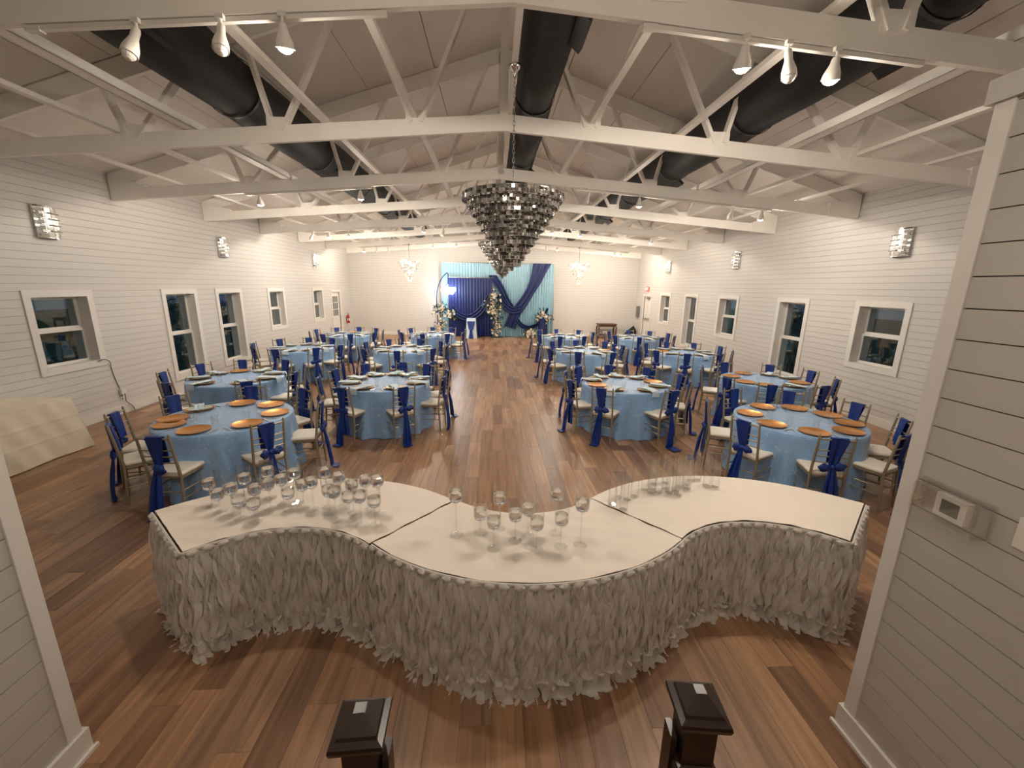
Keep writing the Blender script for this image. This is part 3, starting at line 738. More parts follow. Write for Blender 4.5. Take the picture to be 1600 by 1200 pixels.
# ================================================================== CHAIRS
def yb(z): return -.185-(max(0, z-.44))*.13 if z > .44 else -.185-(.44-z)*.06
def chair_meshes():
    Mx = {}
    for s in (-1, 1):
        pts = [(s*.178, yb(z), z) for z in (0, .22, .44, .60, .76, .90)]+[(s*.178, yb(.915), .925)]
        Mx['post%d' % s] = MB().tube(pts, [.012, .014, .0155, .015, .014, .013, .008], 8).mesh('back_post', 'chair_silver', 50)
        Mx['leg%d' % s] = MB().tube([(s*.195, .175, 0), (s*.19, .17, .22), (s*.188, .165, .435)], [.011, .014, .016], 8).mesh('leg', 'chair_silver', 50)
    def rail(z, r=.0085): return MB().tube([(-.178, yb(z), z), (0, yb(z)-.012, z), (.178, yb(z), z)], r, 6)
    Mx['rails'] = [rail(z, .011 if i == 0 else .0075).mesh('back_rail', 'chair_silver', 50) for i, z in enumerate((.875, .745, .675, .605))]
    st = []
    for s in (-1, 1):
        for z in (.20, .29): st.append(MB().tube([(s*.19, .17, z), (s*.178, yb(z), z)], .0075, 6))
    for z in (.20, .29): st.append(MB().tube([(-.19, .172, z), (.19, .172, z)], .0075, 6))
    st.append(MB().tube([(-.178, yb(.27), .27), (.178, yb(.27), .27)], .0075, 6))
    Mx['stretch'] = [m.mesh('stretcher', 'chair_silver', 50) for m in st]
    def seat_outline(g):
        pts = []
        for (x, y, rr) in ((-.19-g, .18+g, .06), (.19+g, .18+g, .06), (.178+g, -.185-g*.2, .03), (-.178-g, -.185-g*.2, .03)):
            pts.append((x, y, rr))
        out = []
        cs = [(pts[0], PI/2, PI), (pts[3], PI, 1.5*PI), (pts[2], 1.5*PI, 2*PI), (pts[1], 0, PI/2)]
        for (x, y, rr), a0, a1 in cs:
            cx = x+rr*(1 if x < 0 else -1); cy = y+rr*(1 if y < 0 else -1)
            for i in range(5):
                a = a0+(a1-a0)*i/4; out.append((cx+rr*math.cos(a), cy+rr*math.sin(a)))
        return out
    def slab(levels):
        mb = MB(); vs = []; n = None
        for g, z in levels:
            o = seat_outline(g); n = len(o); vs += [(x, y, z) for x, y in o]
        fs = [(k*n+i, k*n+(i+1) % n, (k+1)*n+(i+1) % n, (k+1)*n+i) for k in range(len(levels)-1) for i in range(n)]
        fs += [tuple(range(n-1, -1, -1)), tuple((len(levels)-1)*n+i for i in range(n))]
        return mb.add(vs, fs)
    Mx['seat'] = slab([(-.004, .415), (.004, .42), (.004, .44), (-.004, .445)]).mesh('seat_frame', 'chair_silver', 40)
    Mx['cushion'] = slab([(-.002, .445), (.008, .453), (.008, .473), (0, .483), (-.03, .487)]).mesh('cushion', 'cushion', 60)
    # sash variants: funnel over the back, bow, tail
    Mx['sash'] = []; Mx['bow'] = []; Mx['tail'] = []
    for vnt in range(4):
        rnd = random.Random(20+vnt); off = rnd.uniform(-.03, .03); wt = rnd.uniform(.075, .09)
        zk = rnd.uniform(.54, .58)
        mb = MB()
        def back(u, v):
            z = .888-(.888-zk)*v; w_ = wt*(1-v)**.9+.028*v+.004
            return (off*(1-v)+(u-.5)*2*w_, yb(z)-.022-.010*math.sin(u*9+vnt)*(.4+v)-.01*v, z)
        mb.sheet(back, 10, 8, .007)
        def front(u, v):
            z = .893-(.893-.60)*v; w_ = wt*(1-.25*v)
            return (off+(u-.5)*2*w_, yb(z)+.016+.006*math.sin(u*9+1), z)
        mb.sheet(front, 8, 5, .007)
        mb.sheet(lambda u, v: (off+(u-.5)*2*wt, yb(.89)-.02+.036*v, .893+.008*math.sin(PI*v)), 8, 3, .007)
        Mx['sash'].append(mb.mesh('sash', 'royal_blue', 60))
        yk = yb(zk)-.045
        mb = MB().blob((0, yk, zk), (.032, .03, .03), 12, 8, .12, vnt)
        if vnt != 3:
            for s in (-1, 1):
                l = rnd.uniform(.045, .065); dr = rnd.uniform(-.02, .015)
                mb.blob((s*(l+.012), yk-.005, zk+dr), (l, .026, rnd.uniform(.034, .05)), 12, 8, .16, vnt*2+s)
        else: mb.blob((.03, yk-.01, zk-.03), (.06, .03, .045), 12, 8, .2, 9)
        Mx['bow'].append(mb.mesh('bow', 'royal_blue', 70))
        mb = MB(); sway = rnd.uniform(-.04, .04); pud = rnd.choice([.10, .18, .03]); w1 = rnd.uniform(.07, .10)
        zend = .012
        def tail(u, v):
            L = zk+pud; d = v*L
            if d < zk-zend: z = zk-d; out = .03*math.sin(v*2.2)+.05*v
            else: z = zend+.010*math.sin(u*7+v*20)**2; out = .05+(d-(zk-zend))
            w_ = .028+(w1-.028)*min(1, v*1.5)
            fold = (.014*math.sin(u*11+vnt*2)+.006*math.sin(u*23+v*4))*min(1, v*2.2+.3)
            if d >= zk-zend: fold *= .3
            return (sway*v*1.6+(u-.5)*2*w_, yk-.005-out-fold, z)
        mb.sheet(tail, 14, 16, .008)
        if vnt in (0, 2):
            def tail2(u, v):
                d = v*(zk-.16); w_ = .024+.034*min(1, v*1.6)
                return (-sway*v*2+.02+(u-.5)*2*w_, yk+.012-.02*v-.010*math.sin(u*10+1), zk-d)
            mb.sheet(tail2, 10, 10, .007)
        Mx['tail'].append(mb.mesh('tail', 'royal_blue', 60))
    return Mx
CH = chair_meshes()
def join_meshes(name, meshes):
    bm = bmesh.new()
    for m in meshes: bm.from_mesh(m)
    me = bpy.data.meshes.new(name); bm.to_mesh(me); bm.free()
    me.materials.append(meshes[0].materials[0]); me.polygons.foreach_set('use_smooth', [True]*len(me.polygons)); me.set_sharp_from_angle(angle=.9)
    return me
FAR_FRAME = join_meshes('frame', [CH['post-1'], CH['post1'], CH['leg-1'], CH['leg1'], CH['seat']]+CH['rails']+CH['stretch'])
def chair(loc, rz, label, detail, v, group):
    t = thing('chiavari_chair', label, 'chair', loc, rz, group); t.scale = (.93, 1, 1)
    if detail:
        for s in (-1, 1): ob('back_post', CH['post%d' % s], t)
        for s in (-1, 1): ob('leg', CH['leg%d' % s], t)
        for m in CH['rails']: ob('back_rail', m, t)
        for m in CH['stretch']: ob('stretcher', m, t)
        ob('seat_frame', CH['seat'], t)
    else: ob('frame', FAR_FRAME, t)
    ob('cushion', CH['cushion'], t)
    s = ob('sash', CH['sash'][v], t); ob('bow', CH['bow'][v], s); ob('tail', CH['tail'][v], s)
    return t

# ================================================================== TABLES
def cloth_mesh(seed):
    rnd = random.Random(seed); ph = rnd.uniform(0, 6.28); ph2 = rnd.uniform(0, 6.28); RT = .74; H = .765
    prof = []
    def fn(u, v):
        a = u*2*PI
        if v < .3:
            r = RT*(v/.3)*.985+.001; return (r*math.cos(a), r*math.sin(a), H+.004*math.sin(r*9+a*3+ph)*(r/RT))
        if v < .36:
            k = (v-.3)/.06*PI/2; r = RT*.985+.016*math.sin(k); z = H-.016*(1-math.cos(k))
            return (r*math.cos(a), r*math.sin(a), z)
        k = (v-.36)/.64; z = (H-.016)*(1-k)+.006
        fold = (.55*math.sin(11*a+ph)+.45*math.sin(17*a+ph2+.7*math.sin(3*a)))*.056*k**.7+.012*math.sin(29*a+ph)*k*k
        r = RT+.004+.030*k+fold+.012*k*k
        return (r*math.cos(a), r*math.sin(a), z)
    mb = MB().grid(fn, 150, 22, True)
    return mb.mesh('tablecloth', 'blue_taffeta', 60, fix=False)
CLOTHS = [cloth_mesh(s) for s in range(4)]
TOP = MB().lathe([(.001, .735), (.72, .735), (.725, .748), (.72, .757), (.001, .757)], 40).mesh('tabletop', 'brown_wood', 40)
TLEG = MB().tube([(0, 0, 0), (0, 0, .735)], .016, 8).mesh('leg', 'panel_grey')
CHG = MB().lathe([(.001, .004), (.10, .004), (.118, .009), (.155, .014), (.163, .017), (.163, .013), (.12, .004), (.10, .0), (.001, .0)], 36).mesh('charger_plate', 'gold', 35)
PLT = MB().lathe([(.001, .006), (.08, .006), (.10, .012), (.132, .02), (.135, .018), (.10, .006), (.08, .0), (.001, 0)], 30).mesh('dinner_plate', 'plate_green', 40)
NAPK = []
for q in range(3):
    rnd = random.Random(40+q); mb = MB(); a0 = rnd.uniform(-.5, .5)
    def nf(u, v, q=q):
        # lies across the plate and hangs over the table edge; local -y is outward
        y = .13-.42*v; x_ = (u-.5)*(.10+.10*abs(v-.45))+.02*math.sin(v*5+q)
        z = .020+.012*abs(math.sin(u*8+q))*(1-.4*v)
        if y < -.20: z -= (-.20-y)*1.0
        return (x_, y if y > -.215 else -.215-.02*(-.215-y), z)
    mb.sheet(nf, 8, 14, .004)
    NAPK.append(mb.mesh('napkin', 'napkin', 60))
FORK = MB().box((0, -.03, .003), (.010, .11, .003)).box((0, .035, .004), (.022, .03, .003)).box((-.008, .065, .004), (.004, .04, .003)).box((0, .065, .004), (.004, .04, .003)).box((.008, .065, .004), (.004, .04, .003)).mesh('fork', 'cutlery')
KNIFE = MB().box((0, -.05, .004), (.013, .09, .005)).add([(-.007, -.005, .002), (.008, -.005, .002), (.010, .08, .002), (-.004, .105, .002), (-.007, -.005, .005), (.008, -.005, .005), (.010, .08, .005), (-.004, .105, .005)], [(0, 1, 2, 3), (7, 6, 5, 4), (0, 4, 5, 1), (1, 5, 6, 2), (2, 6, 7, 3), (3, 7, 4, 0)]).mesh('knife', 'cutlery')
TUMB = MB().lathe([(.001, .0), (.030, .0), (.036, .11), (.034, .11), (.028, .008), (.001, .008)], 20).mesh('tumbler', 'glass_thin', 40)
SEATN = {}
def seat_word(a):
    """where a seat lies on its table, seen from the camera"""
    a = (a+360) % 360
    names = [(270, 'near side'), (315, 'near right'), (0, 'right side'), (45, 'far right'), (90, 'far side'), (135, 'far left'), (180, 'left side'), (225, 'near left')]
    return min(names, key=lambda n: min(abs(a-n[0]), 360-abs(a-n[0])))[1]
TABLES = {
 'L1': ((-3.33, 5.09), [-167, -136, -90, -35, 12, 58, 103, 152], 'round table beside the ivory buffet'),
 'L2': ((-4.50, 7.30), [-166, -115, -50, -8, 32, 72, 112, 150], 'round table below the tall left windows'),
 'AL': ((-1.85, 7.05), [-117, -63, -16, 20, 54, 88, 124, 160, 198], 'front left aisle table'),
 'L3': ((-4.93, 10.85), [-96, -56, -14, 26, 66, 106, 146, 186, 226], 'middle table by the left wall'),
 'L4': ((-2.32, 10.76), [-132, -88, -42, -4, 40, 80, 120, 160, 200], 'middle left aisle table'),
 'L5': ((-4.82, 13.9), [-110, -70, -30, 10, 50, 90, 130, 170, 210], 'rear table by the left wall'),
 'L6': ((-2.05, 14.2), [-100, -60, -20, 20, 60, 100, 140, 180, 220], 'rear left aisle table'),
 'R1': ((3.99, 4.98), [-158, -112, -64, -20, 16, 56, 104, 155], 'round table nearest the thermostat'),
 'R2': ((5.09, 7.33), [-157, -119, -74, -28, 14, 50, 98, 150], 'round table below the right windows'),
 'AR': ((2.32, 6.98), [-122, -66, -22, 14, 50, 88, 124, 160, 199], 'front right aisle table'),
 'R3': ((2.42, 10.75), [-110, -70, -30, 10, 50, 90, 130, 172, 208], 'middle right aisle table'),
 'R4': ((5.06, 10.62), [-111, -71, -30, 10, 50, 90, 130, 170, 209], 'middle table by the right wall'),
 'R5': ((2.41, 13.95), [-105, -65, -25, 15, 55, 95, 135, 175, 215], 'rear right aisle table'),
 'R6': ((4.95, 13.85), [-112, -72, -32, 10, 50, 90, 130, 170, 210], 'rear table by the right wall'),
}
NEAR = ('L1', 'R1', 'AL', 'AR', 'L2', 'R2')
BARE = ('L1', 'R1', 'R2')
rt = random.Random(17)
def uniq_words(angs):
    words = [seat_word(a) for a in angs]; out = []
    for i, w_ in enumerate(words):
        same = [j for j in range(len(words)) if words[j] == w_]
        if len(same) == 1: out.append(w_)
        else:
            # tell apart two seats of the same side by their order from left to right or near to far
            k = same.index(i); A = [math.radians(angs[j]) for j in same]
            if 'near' in w_ and 'side' in w_ or w_ == 'far side':
                order = sorted(same, key=lambda j: math.cos(math.radians(angs[j]))); nm = ['left', 'right'] if len(same) == 2 else ['left', 'middle', 'right']
            else:
                order = sorted(same, key=lambda j: math.sin(math.radians(angs[j]))); nm = ['nearer', 'farther'] if len(same) == 2 else ['nearest', 'middle', 'farthest']
            out.append('%s %s' % (nm[order.index(i)], w_))
    return out
for ti, (key, ((cx, cy), angs, desc)) in enumerate(TABLES.items()):
    near = key in NEAR
    t = thing('banquet_table', 'blue cloth-covered %s' % desc, 'table', (cx, cy, 0), rt.uniform(0, 6), 'blue round banquet tables')
    ob('tablecloth', CLOTHS[ti % 4], t); ob('tabletop', TOP, t)
    for k in range(4): ob('leg', TLEG, t, (.5*math.cos(PI/4+k*PI/2), .5*math.sin(PI/4+k*PI/2), 0))
    words = uniq_words(angs)
    for i, a in enumerate(angs):
        wd = words[i]; ar = math.radians(a+rt.uniform(-3, 3)); rad = (.83 if near else .88)+rt.uniform(-.02, .05)
        d = Vector((math.cos(ar), math.sin(ar), 0)); p = Vector((cx, cy, 0))
        chair(tuple(p+d*rad), ar+PI/2+rt.uniform(-.09, .09), 'silver chair with blue sash, %s of %s' % (wd, desc), near, rt.randrange(4), 'silver chairs at the %s' % desc)
        # place setting
        q = p+d*.555; zt = .7705; rz = ar+PI/2
        tag(ob('charger_plate', CHG, None, (q.x, q.y, zt), rz), 'gold charger plate, %s of %s' % (wd, desc), 'plate', 'gold chargers on the %s' % desc)
        dress = (key not in BARE) or (key == 'L1' and i == 7) or (key == 'R2' and i in (2, 3, 4, 5))
        if dress and rt.random() < .9:
            tag(ob('dinner_plate', PLT, None, (q.x, q.y, zt+.006), rz), 'pale green dinner plate, %s of %s' % (wd, desc), 'plate', 'dinner plates on the %s' % desc)
            tag(ob('napkin', NAPK[rt.randrange(3)], None, (q.x, q.y, zt+.006), rz+rt.uniform(-.35, .35)), 'pale blue folded napkin, %s of %s' % (wd, desc), 'napkin', 'napkins on the %s' % desc)
        tang = Vector((-d.y, d.x, 0))
        if near:
            for nm, me, off in (('fork', FORK, -.205), ('knife', KNIFE, .205)):
                g = q+tang*off; g2 = p+(g-p).normalized()*min((g-p).length, .60)
                tag(ob(nm, me, None, (g2.x, g2.y, zt), rz), 'silver %s, %s of %s' % (nm, wd, desc), nm, 'cutlery on the %s' % desc)
        g = p+d*.34+tang*.09
        tag(ob('tumbler', TUMB, None, (g.x, g.y, zt)), 'clear water tumbler, %s of %s' % (wd, desc), 'glass', 'tumblers on the %s' % desc)

# ================================================================== SERPENTINE TABLES
RI, RO = .80, 1.52; SZ = .765
SERP = [('left', (-1.325, 1.80), 48, 138), ('middle', (.25, 3.53), 228, 312), ('right', (1.806, 1.812), 132, 42)]
SLAB = {'left': 'left', 'middle': 'middle', 'right': 'right'}
def ring_top(c, a0, a1, zt, zb_, grow, n=40):
    a0, a1 = math.radians(min(a0, a1)), math.radians(max(a0, a1)); vs = []
    for i in range(n+1):
        a = a0+(a1-a0)*i/n
        for r in (RI-grow, RO+grow):
            for z in (zb_, zt): vs.append((c[0]+r*math.cos(a), c[1]+r*math.sin(a), z))
    fs = []
    for i in range(n):
        b = i*4; e = b+4
        fs += [(b+1, b+3, e+3, e+1), (b, e, e+2, b+2), (b, b+1, e+1, e), (b+2, e+2, e+3, b+3)]
    fs += [(0, 2, 3, 1), (n*4, n*4+1, n*4+3, n*4+2)]
    return MB().add(vs, fs)
def ribbon_strip(seed, H, outmost, nrib=6):
    """a hanging strip of twisted satin petals, its knot at the top; local +x is outward"""
    rnd = random.Random(seed); mb = MB()
    for k in range(nrib):
        y0 = rnd.uniform(-.02, .02); x0 = rnd.uniform(.004, .022); tw0 = rnd.uniform(0, 6); tw = rnd.uniform(2, 5)*rnd.choice((-1, 1))
        L = H*rnd.uniform(.82, 1.02)+(.07 if outmost and rnd.random() < .6 else 0); n = 20; wv = rnd.uniform(.014, .024); f1 = rnd.uniform(2, 5); ph = rnd.uniform(0, 6)
        drift = rnd.uniform(-.05, .05); swell = rnd.uniform(.012, .034)
        vs = []
        for i in range(n+1):
            v = i/n; d = v*L
            a = tw0+tw*v+.6*math.sin(v*7+ph); wd = wv*(.55+.45*abs(math.sin(v*f1*PI+ph)))*(1 if v < .82 else (1.7 if v < .985 else .7))
            if v < .06: wd = .012
            cx = x0+swell*math.sin(min(1, v*1.3)*PI*.6)+.010*math.sin(v*17+ph); cy = y0+drift*v+.014*math.sin(v*13+ph*2)
            z = H-d
            if z < .015: cx += (.015-z)*.6; z = .012+.012*abs(math.sin(v*40))
            dx, dy = math.cos(a)*wd, math.sin(a)*wd
            vs += [(cx+dx*.6, cy+dy, z), (cx-dx*.6, cy-dy, z+.004)]
        mb.add(vs, [(2*i, 2*i+1, 2*i+3, 2*i+2) for i in range(n)])
    return mb
STRIPS = []
for k in range(12):
    mb = ribbon_strip(100+k, SZ-.02, True)
    mb.blob((.014, 0, SZ-.012), (.017, .034, .019), 8, 5, .18, k)     # folded knot at the rim
    STRIPS.append(mb.mesh('ribbon_strip', 'ribbon_white', 70, fix=False))
PLAINS = [ribbon_strip(200+k, SZ-.02, k % 2 == 0) for k in range(8)]
PLAINM = [m.mesh('ribbon_strip', 'ribbon_white', 70, fix=False) for m in PLAINS]
def path_arc(c, r, a0, a1, outward):
    n = 60; out = []
    for i in range(n+1):
        a = math.radians(a0+(a1-a0)*i/n); p = Vector((c[0]+r*math.cos(a), c[1]+r*math.sin(a), 0)); nn = Vector((math.cos(a), math.sin(a), 0))*outward
        out.append((p, nn))
    return out
def resample(path, step):
    out = []; acc = step*.5; prev = path[0]
    for cur in path[1:]:
        L = (cur[0]-prev[0]).length
        while acc <= L and L > 0:
            f = acc/L; out.append((prev[0].lerp(cur[0], f), prev[1].lerp(cur[1], f).normalized())); acc += step
        acc -= L; prev = cur
    return out
GAPR = {}
for nm, c, a0, a1 in SERP:
    t = thing('serpentine_table', '%s serpentine buffet table under white satin' % nm, 'table', (0, 0, 0), 0, 'serpentine tables in front')
    lo, hi = min(a0, a1), max(a0, a1)
    part('tabletop', ring_top(c, lo+.25, hi-.25, SZ-.004, SZ-.03, -.01), 'brown_wood', t)
    for aa in (lo+8, hi-8):
        for r in (RI+.1, RO-.1):
            part('leg', MB().tube([(c[0]+r*math.cos(math.radians(aa)), c[1]+r*math.sin(math.radians(aa)), 0), (c[0]+r*math.cos(math.radians(aa)), c[1]+r*math.sin(math.radians(aa)), SZ-.03)], .016, 8), 'panel_grey', t, 50)
    # satin top cloth with a drop on the far side and soft creases
    ins = .12 if nm == 'left' else .02
    lift = .006 if nm == 'right' else 0
    b0, b1 = math.radians(lo+ins), math.radians(hi-ins+0); rnd = random.Random(hash(nm) % 7 if False else len(nm))
    far_r = RO if nm != 'middle' else RI
    def fn(u, v, c=c, nm=nm):
        a = b0+(b1-b0)*u
        if nm == 'middle': r = RO+.006-(RO-RI+.012)*min(1, v/.7)
        else: r = RI-.006+(RO-RI+.012)*min(1, v/.7)
        z = SZ+.004+lift+.0022*math.sin(a*19+r*21)+.0018*math.sin(a*31-r*35)
        if v > .7:
            k = (v-.7)/.3; z = SZ+.004-k*.36; e = .012+.02*k+.012*math.sin(a*44)*k; r += e if nm != 'middle' else -e
        return (c[0]+r*math.cos(a), c[1]+r*math.sin(a), z)
    part('tablecloth', MB().sheet(fn, 90, 34, .004), 'white_cloth', t, 50)
    # skirt along the camera side and the free end
    sk = thing('table_skirt', 'white curly ribbon skirt clipped round the %s serpentine table' % nm, 'table skirt', (0, 0, 0), 0, 'ribbon skirts of the serpentine tables')
    if nm == 'middle': path = path_arc(c, RO+.012, a0, a1, 1)
    else:
        path = path_arc(c, RI-.012, a0, a1, -1)
        ae = math.radians(a1); ea = Vector((c[0]+RI*math.cos(ae), c[1]+RI*math.sin(ae), 0)); eb = Vector((c[0]+RO*math.cos(ae), c[1]+RO*math.sin(ae), 0))
        tn = Vector((-math.sin(ae), math.cos(ae), 0))*(1 if nm == 'left' else -1)
        path += [(ea.lerp(eb, k/12)+tn*.012, tn) for k in range(13)]
    # lining
    vs = []
    for p, n_ in path:
        vs += [(p.x, p.y, SZ-.004), (p.x+n_.x*.012, p.y+n_.y*.012, .05)]
    lin = MB().add(vs, [(2*i, 2*i+1, 2*i+3, 2*i+2) for i in range(len(path)-1)])
    part('lining', lin, 'ribbon_white', sk)
    # rim band
    mb = MB(); pts = [p+n_*.004+Vector((0, 0, SZ-.004)) for p, n_ in path]
    mb.tube(pts, .009, 6); part('rim_band', mb, 'ribbon_white', sk, 60)
    rs = random.Random(len(nm)*13)
    for i, (p, n_) in enumerate(resample(path, .042)):
        kn = (i % 2 == 0)
        me = STRIPS[rs.randrange(12)] if kn else PLAINM[rs.randrange(8)]
        ob('ribbon_strip', me, sk, (p.x, p.y, -.004 if kn else -.018), math.atan2(n_.y, n_.x)+rs.uniform(-.25, .25))
    # inner ruffle too fine to tell strip from strip
    mb = MB()
    for i, (p, n_) in enumerate(resample(path, .021)):
        src = PLAINS[rs.randrange(8)]; a = math.atan2(n_.y, n_.x)+rs.uniform(-.4, .4); R = Matrix.Rotation(a, 3, 'Z'); sc = rs.uniform(.93, 1.0)
        offp = p-n_*.008
        mb.add([R @ Vector((q[0]*.8, q[1]*1.2, 0))+Vector((offp.x, offp.y, SZ-(SZ-q[2])*.90*sc)) for q in src.v], src.f)
    f = ob('inner_ruffle', mb.mesh('inner_ruffle', 'ribbon_white', 70, fix=False), sk); f['kind'] = 'stuff'

# ---- floating-candle glasses on the serpentine tables
GM = {}
def glass_mesh(h):
    k = round(h, 3)
    if k in GM: return GM[k]
    bh = .15; rb = .0455; z0 = h-bh
    bowl = MB().lathe([(.004, z0), (.024, z0+.004), (.039, z0+.016), (rb, z0+.036), (rb, h), (rb-.002, h), (rb-.002, z0+.037), (.037, z0+.019), (.022, z0+.008), (.001, z0+.006)], 22).mesh('bowl', 'glass_thin', 50)
    stem = MB().lathe([(.0065, .012), (.0045, .03), (.0045, z0-.03), (.008, z0-.006), (.010, z0+.002)], 10).mesh('stem', 'glass_solid', 50)
    foot = MB().lathe([(.001, .0), (.044, .0), (.045, .003), (.02, .008), (.008, .014), (.001, .014)], 22).mesh('foot', 'glass_thin', 40)
    wat = MB().lathe([(.001, z0+.008), (.021, z0+.010), (.036, z0+.021), (rb-.004, z0+.039), (rb-.004, z0+.082), (.001, z0+.082)], 20).mesh('water', 'water', 40)
    GM[k] = (bowl, stem, foot, wat); return GM[k]
def candle_glass(x, y, h, label, group):
    t = thing('stemmed_glass', label, 'glass', (x, y, SZ+.0075), random.uniform(0, 6), group)
    b, s, f, w_ = glass_mesh(h)
    bo = ob('bowl', b, t); ob('stem', s, t); ob('foot', f, t); ob('water', w_, bo)
MIDG = [(-.24, 2.47, .39), (-.08, 2.50, .24), (.01, 2.32, .29), (.15, 2.40, .29), (.24, 2.46, .29), (.05, 2.54, .33), (.28, 2.30, .29), (.43, 2.48, .39), (.44, 2.33, .30), (.57, 2.34, .39)]
order = sorted(range(10), key=lambda i: project((MIDG[i][0], MIDG[i][1], .9))[0])
o9 = ['leftmost', 'second', 'third', 'fourth', 'fifth', 'sixth', 'seventh', 'eighth', 'ninth', 'rightmost']
for n_, i in enumerate(order):
    g = MIDG[i]
    candle_glass(g[0], g[1], g[2], '%s of ten water-filled stemmed glasses on the middle serpentine table' % (o9[n_] if n_ in (0, 9) else o9[n_]+' from left'), 'stemmed glasses on the middle serpentine table')
# left cluster: rim positions seen in the photograph with the height of each glass
LG = [((322, 731), .29), ((336, 747), .25), ((357, 740), .30), ((379, 725), .30), ((369, 756), .25), ((399, 740), .30), ((393, 760), .25), ((415, 713), .33), ((422, 732), .30), ((433, 729), .30), ((451, 718), .34),
      ((449, 745), .25), ((473, 734), .29), ((486, 727), .33), ((498, 716), .38), ((526, 724), .34), ((523, 742), .33), ((547, 735), .33), ((541, 748), .29), ((568, 728), .34), ((562, 749), .33), ((588, 726), .37), ((581, 757), .29), ((512, 740), .29)]
def serp_ok(p, c):
    r = math.hypot(p.x-c[0], p.y-c[1]); return RI+.05 < r < RO-.05
LGP = []
for (px, py), h in LG:
    hh = h; p = at_z(px, py+3, SZ+.008+hh)
    for _ in range(30):
        r = math.hypot(p.x-SERP[0][1][0], p.y-SERP[0][1][1])
        if r > RO-.07: hh -= .008
        elif r < RI+.06: hh += .008
        else: break
        p = at_z(px, py+3, SZ+.008+hh)
    LGP.append((p.x, p.y, max(.16, hh)))
# keep the feet apart
for _ in range(60):
    for i in range(len(LGP)):
        for j in range(i):
            d = Vector((LGP[i][0]-LGP[j][0], LGP[i][1]-LGP[j][1])); L = d.length
            if L < .093:
                d = d.normalized() if L > 1e-6 else Vector((1, 0)); k = (.094-L)/2
                LGP[i] = (LGP[i][0]+d.x*k, LGP[i][1]+d.y*k, LGP[i][2]); LGP[j] = (LGP[j][0]-d.x*k, LGP[j][1]-d.y*k, LGP[j][2])
nums = ['leftmost', 'second', 'third', 'fourth', 'fifth', 'sixth', 'seventh', 'eighth', 'ninth', 'tenth', 'eleventh', 'twelfth', 'thirteenth', 'fourteenth', 'fifteenth', 'sixteenth', 'seventeenth', 'eighteenth', 'nineteenth', 'twentieth', 'twenty-first', 'twenty-second', 'twenty-third', 'rightmost']
for n_, g in enumerate(sorted(LGP, key=lambda g: project((g[0], g[1], SZ+g[2]))[0])):
    nm = nums[n_] if n_ in (0, 23) else nums[n_]+' from left'
    candle_glass(g[0], g[1], round(g[2]*50)/50, '%s of the water-filled stemmed glasses crowded on the left serpentine table' % nm, 'stemmed glasses on the left serpentine table')
# glass tubes on the right table
TB = [(530, 610), (615, 655), (630, 605), (650, 540), (705, 645), (790, 525), (800, 600), (840, 650), (920, 630), (950, 675), (965, 575), (1065, 600), (1050, 550), (1110, 495), (1195, 485), (1315, 560), (1405, 575), (210, 705), (410, 690), (130, 800), (270, 860), (315, 735)]
TP = [at_z(940+a/8, 690+b/8, SZ+.008) for a, b in TB]
for _ in range(60):
    for i in range(len(TP)):
        for j in range(i):
            d = TP[i]-TP[j]; L = d.length
            if L < .064:
                d = d.normalized() if L > 1e-6 else Vector((1, 0, 0)); k = (.065-L)/2; TP[i] = TP[i]+d*k; TP[j] = TP[j]-d*k
TUBE = MB().lathe([(.001, 0), (.029, 0), (.030, .006), (.030, .285), (.028, .285), (.028, .012), (.001, .012)], 22).mesh('tube_wall', 'glass_thin', 50)
TBASE = MB().lathe([(.001, .001), (.027, .001), (.027, .011), (.001, .011)], 18).mesh('thick_base', 'glass_solid', 40)
for n_, p in enumerate(sorted(TP, key=lambda p: project(p)[0])):
    t = thing('glass_cylinder', '%s of the empty tall glass cylinders on the right serpentine table' % ('rightmost' if n_ == len(TP)-1 else nums[n_]+('' if n_ == 0 else ' from left')), 'vase', (p.x, p.y, SZ+.0075), 0, 'glass cylinders on the right serpentine table')
    ob('tube_wall', TUBE, t); ob('thick_base', TBASE, t)

# ================================================================== BUFFET TABLE, NEWELS, SMALL FIXTURES
bt = thing('buffet_table', 'ivory cloth-covered buffet table against the left wall', 'table', (0, 0, 0))
bx0, bx1, by0, by1, bz = XL+.03, -6.0, 3.4, 5.93, .76
part('tabletop', MB().span((bx0+.02, by0, .72), (bx1-.02, by1-.02, .752)), 'brown_wood', bt)
for X in (bx0+.08, bx1-.1):
    for Y in (by0+.1, by1-.12): part('leg', MB().tube([(X, Y, 0), (X, Y, .72)], .018, 8), 'panel_grey', bt, 50)
mb = MB(); mb.sheet(lambda u, v: (bx0+(bx1-bx0)*u, by0+(by1-by0)*v, bz+.003*math.sin(u*7+v*9)), 10, 24, .004)
def drop_front(u, v):
    y = by0+(by1-by0)*u; k = 1-v
    zz = .012+(bz-.012)*v; ridge = .006*(math.exp(-((zz-.30)/.012)**2)+math.exp(-((zz-.53)/.012)**2))
    return (bx1+.002+ridge+.03*k+.014*k*math.sin(u*21)+.004*math.sin(u*57+v*9)+.05*k*max(0, u-.9)*8, y+(.10*k if u > .97 else 0), .012+(bz-.012)*v-(0 if v < 1 else 0))
mb.sheet(drop_front, 70, 44, .004)
def drop_end(u, v):
    x_ = bx0+(bx1+.002-bx0)*u; k = 1-v
    return (x_+(.06*k if u > .95 else 0), by1+.002+.03*k+.015*k*math.sin(u*13)+(.09*k if u > .9 else 0), .012+(bz-.012)*v)
mb.sheet(drop_end, 24, 12, .004)
part('tablecloth', mb, 'ivory_cloth', bt, 60)

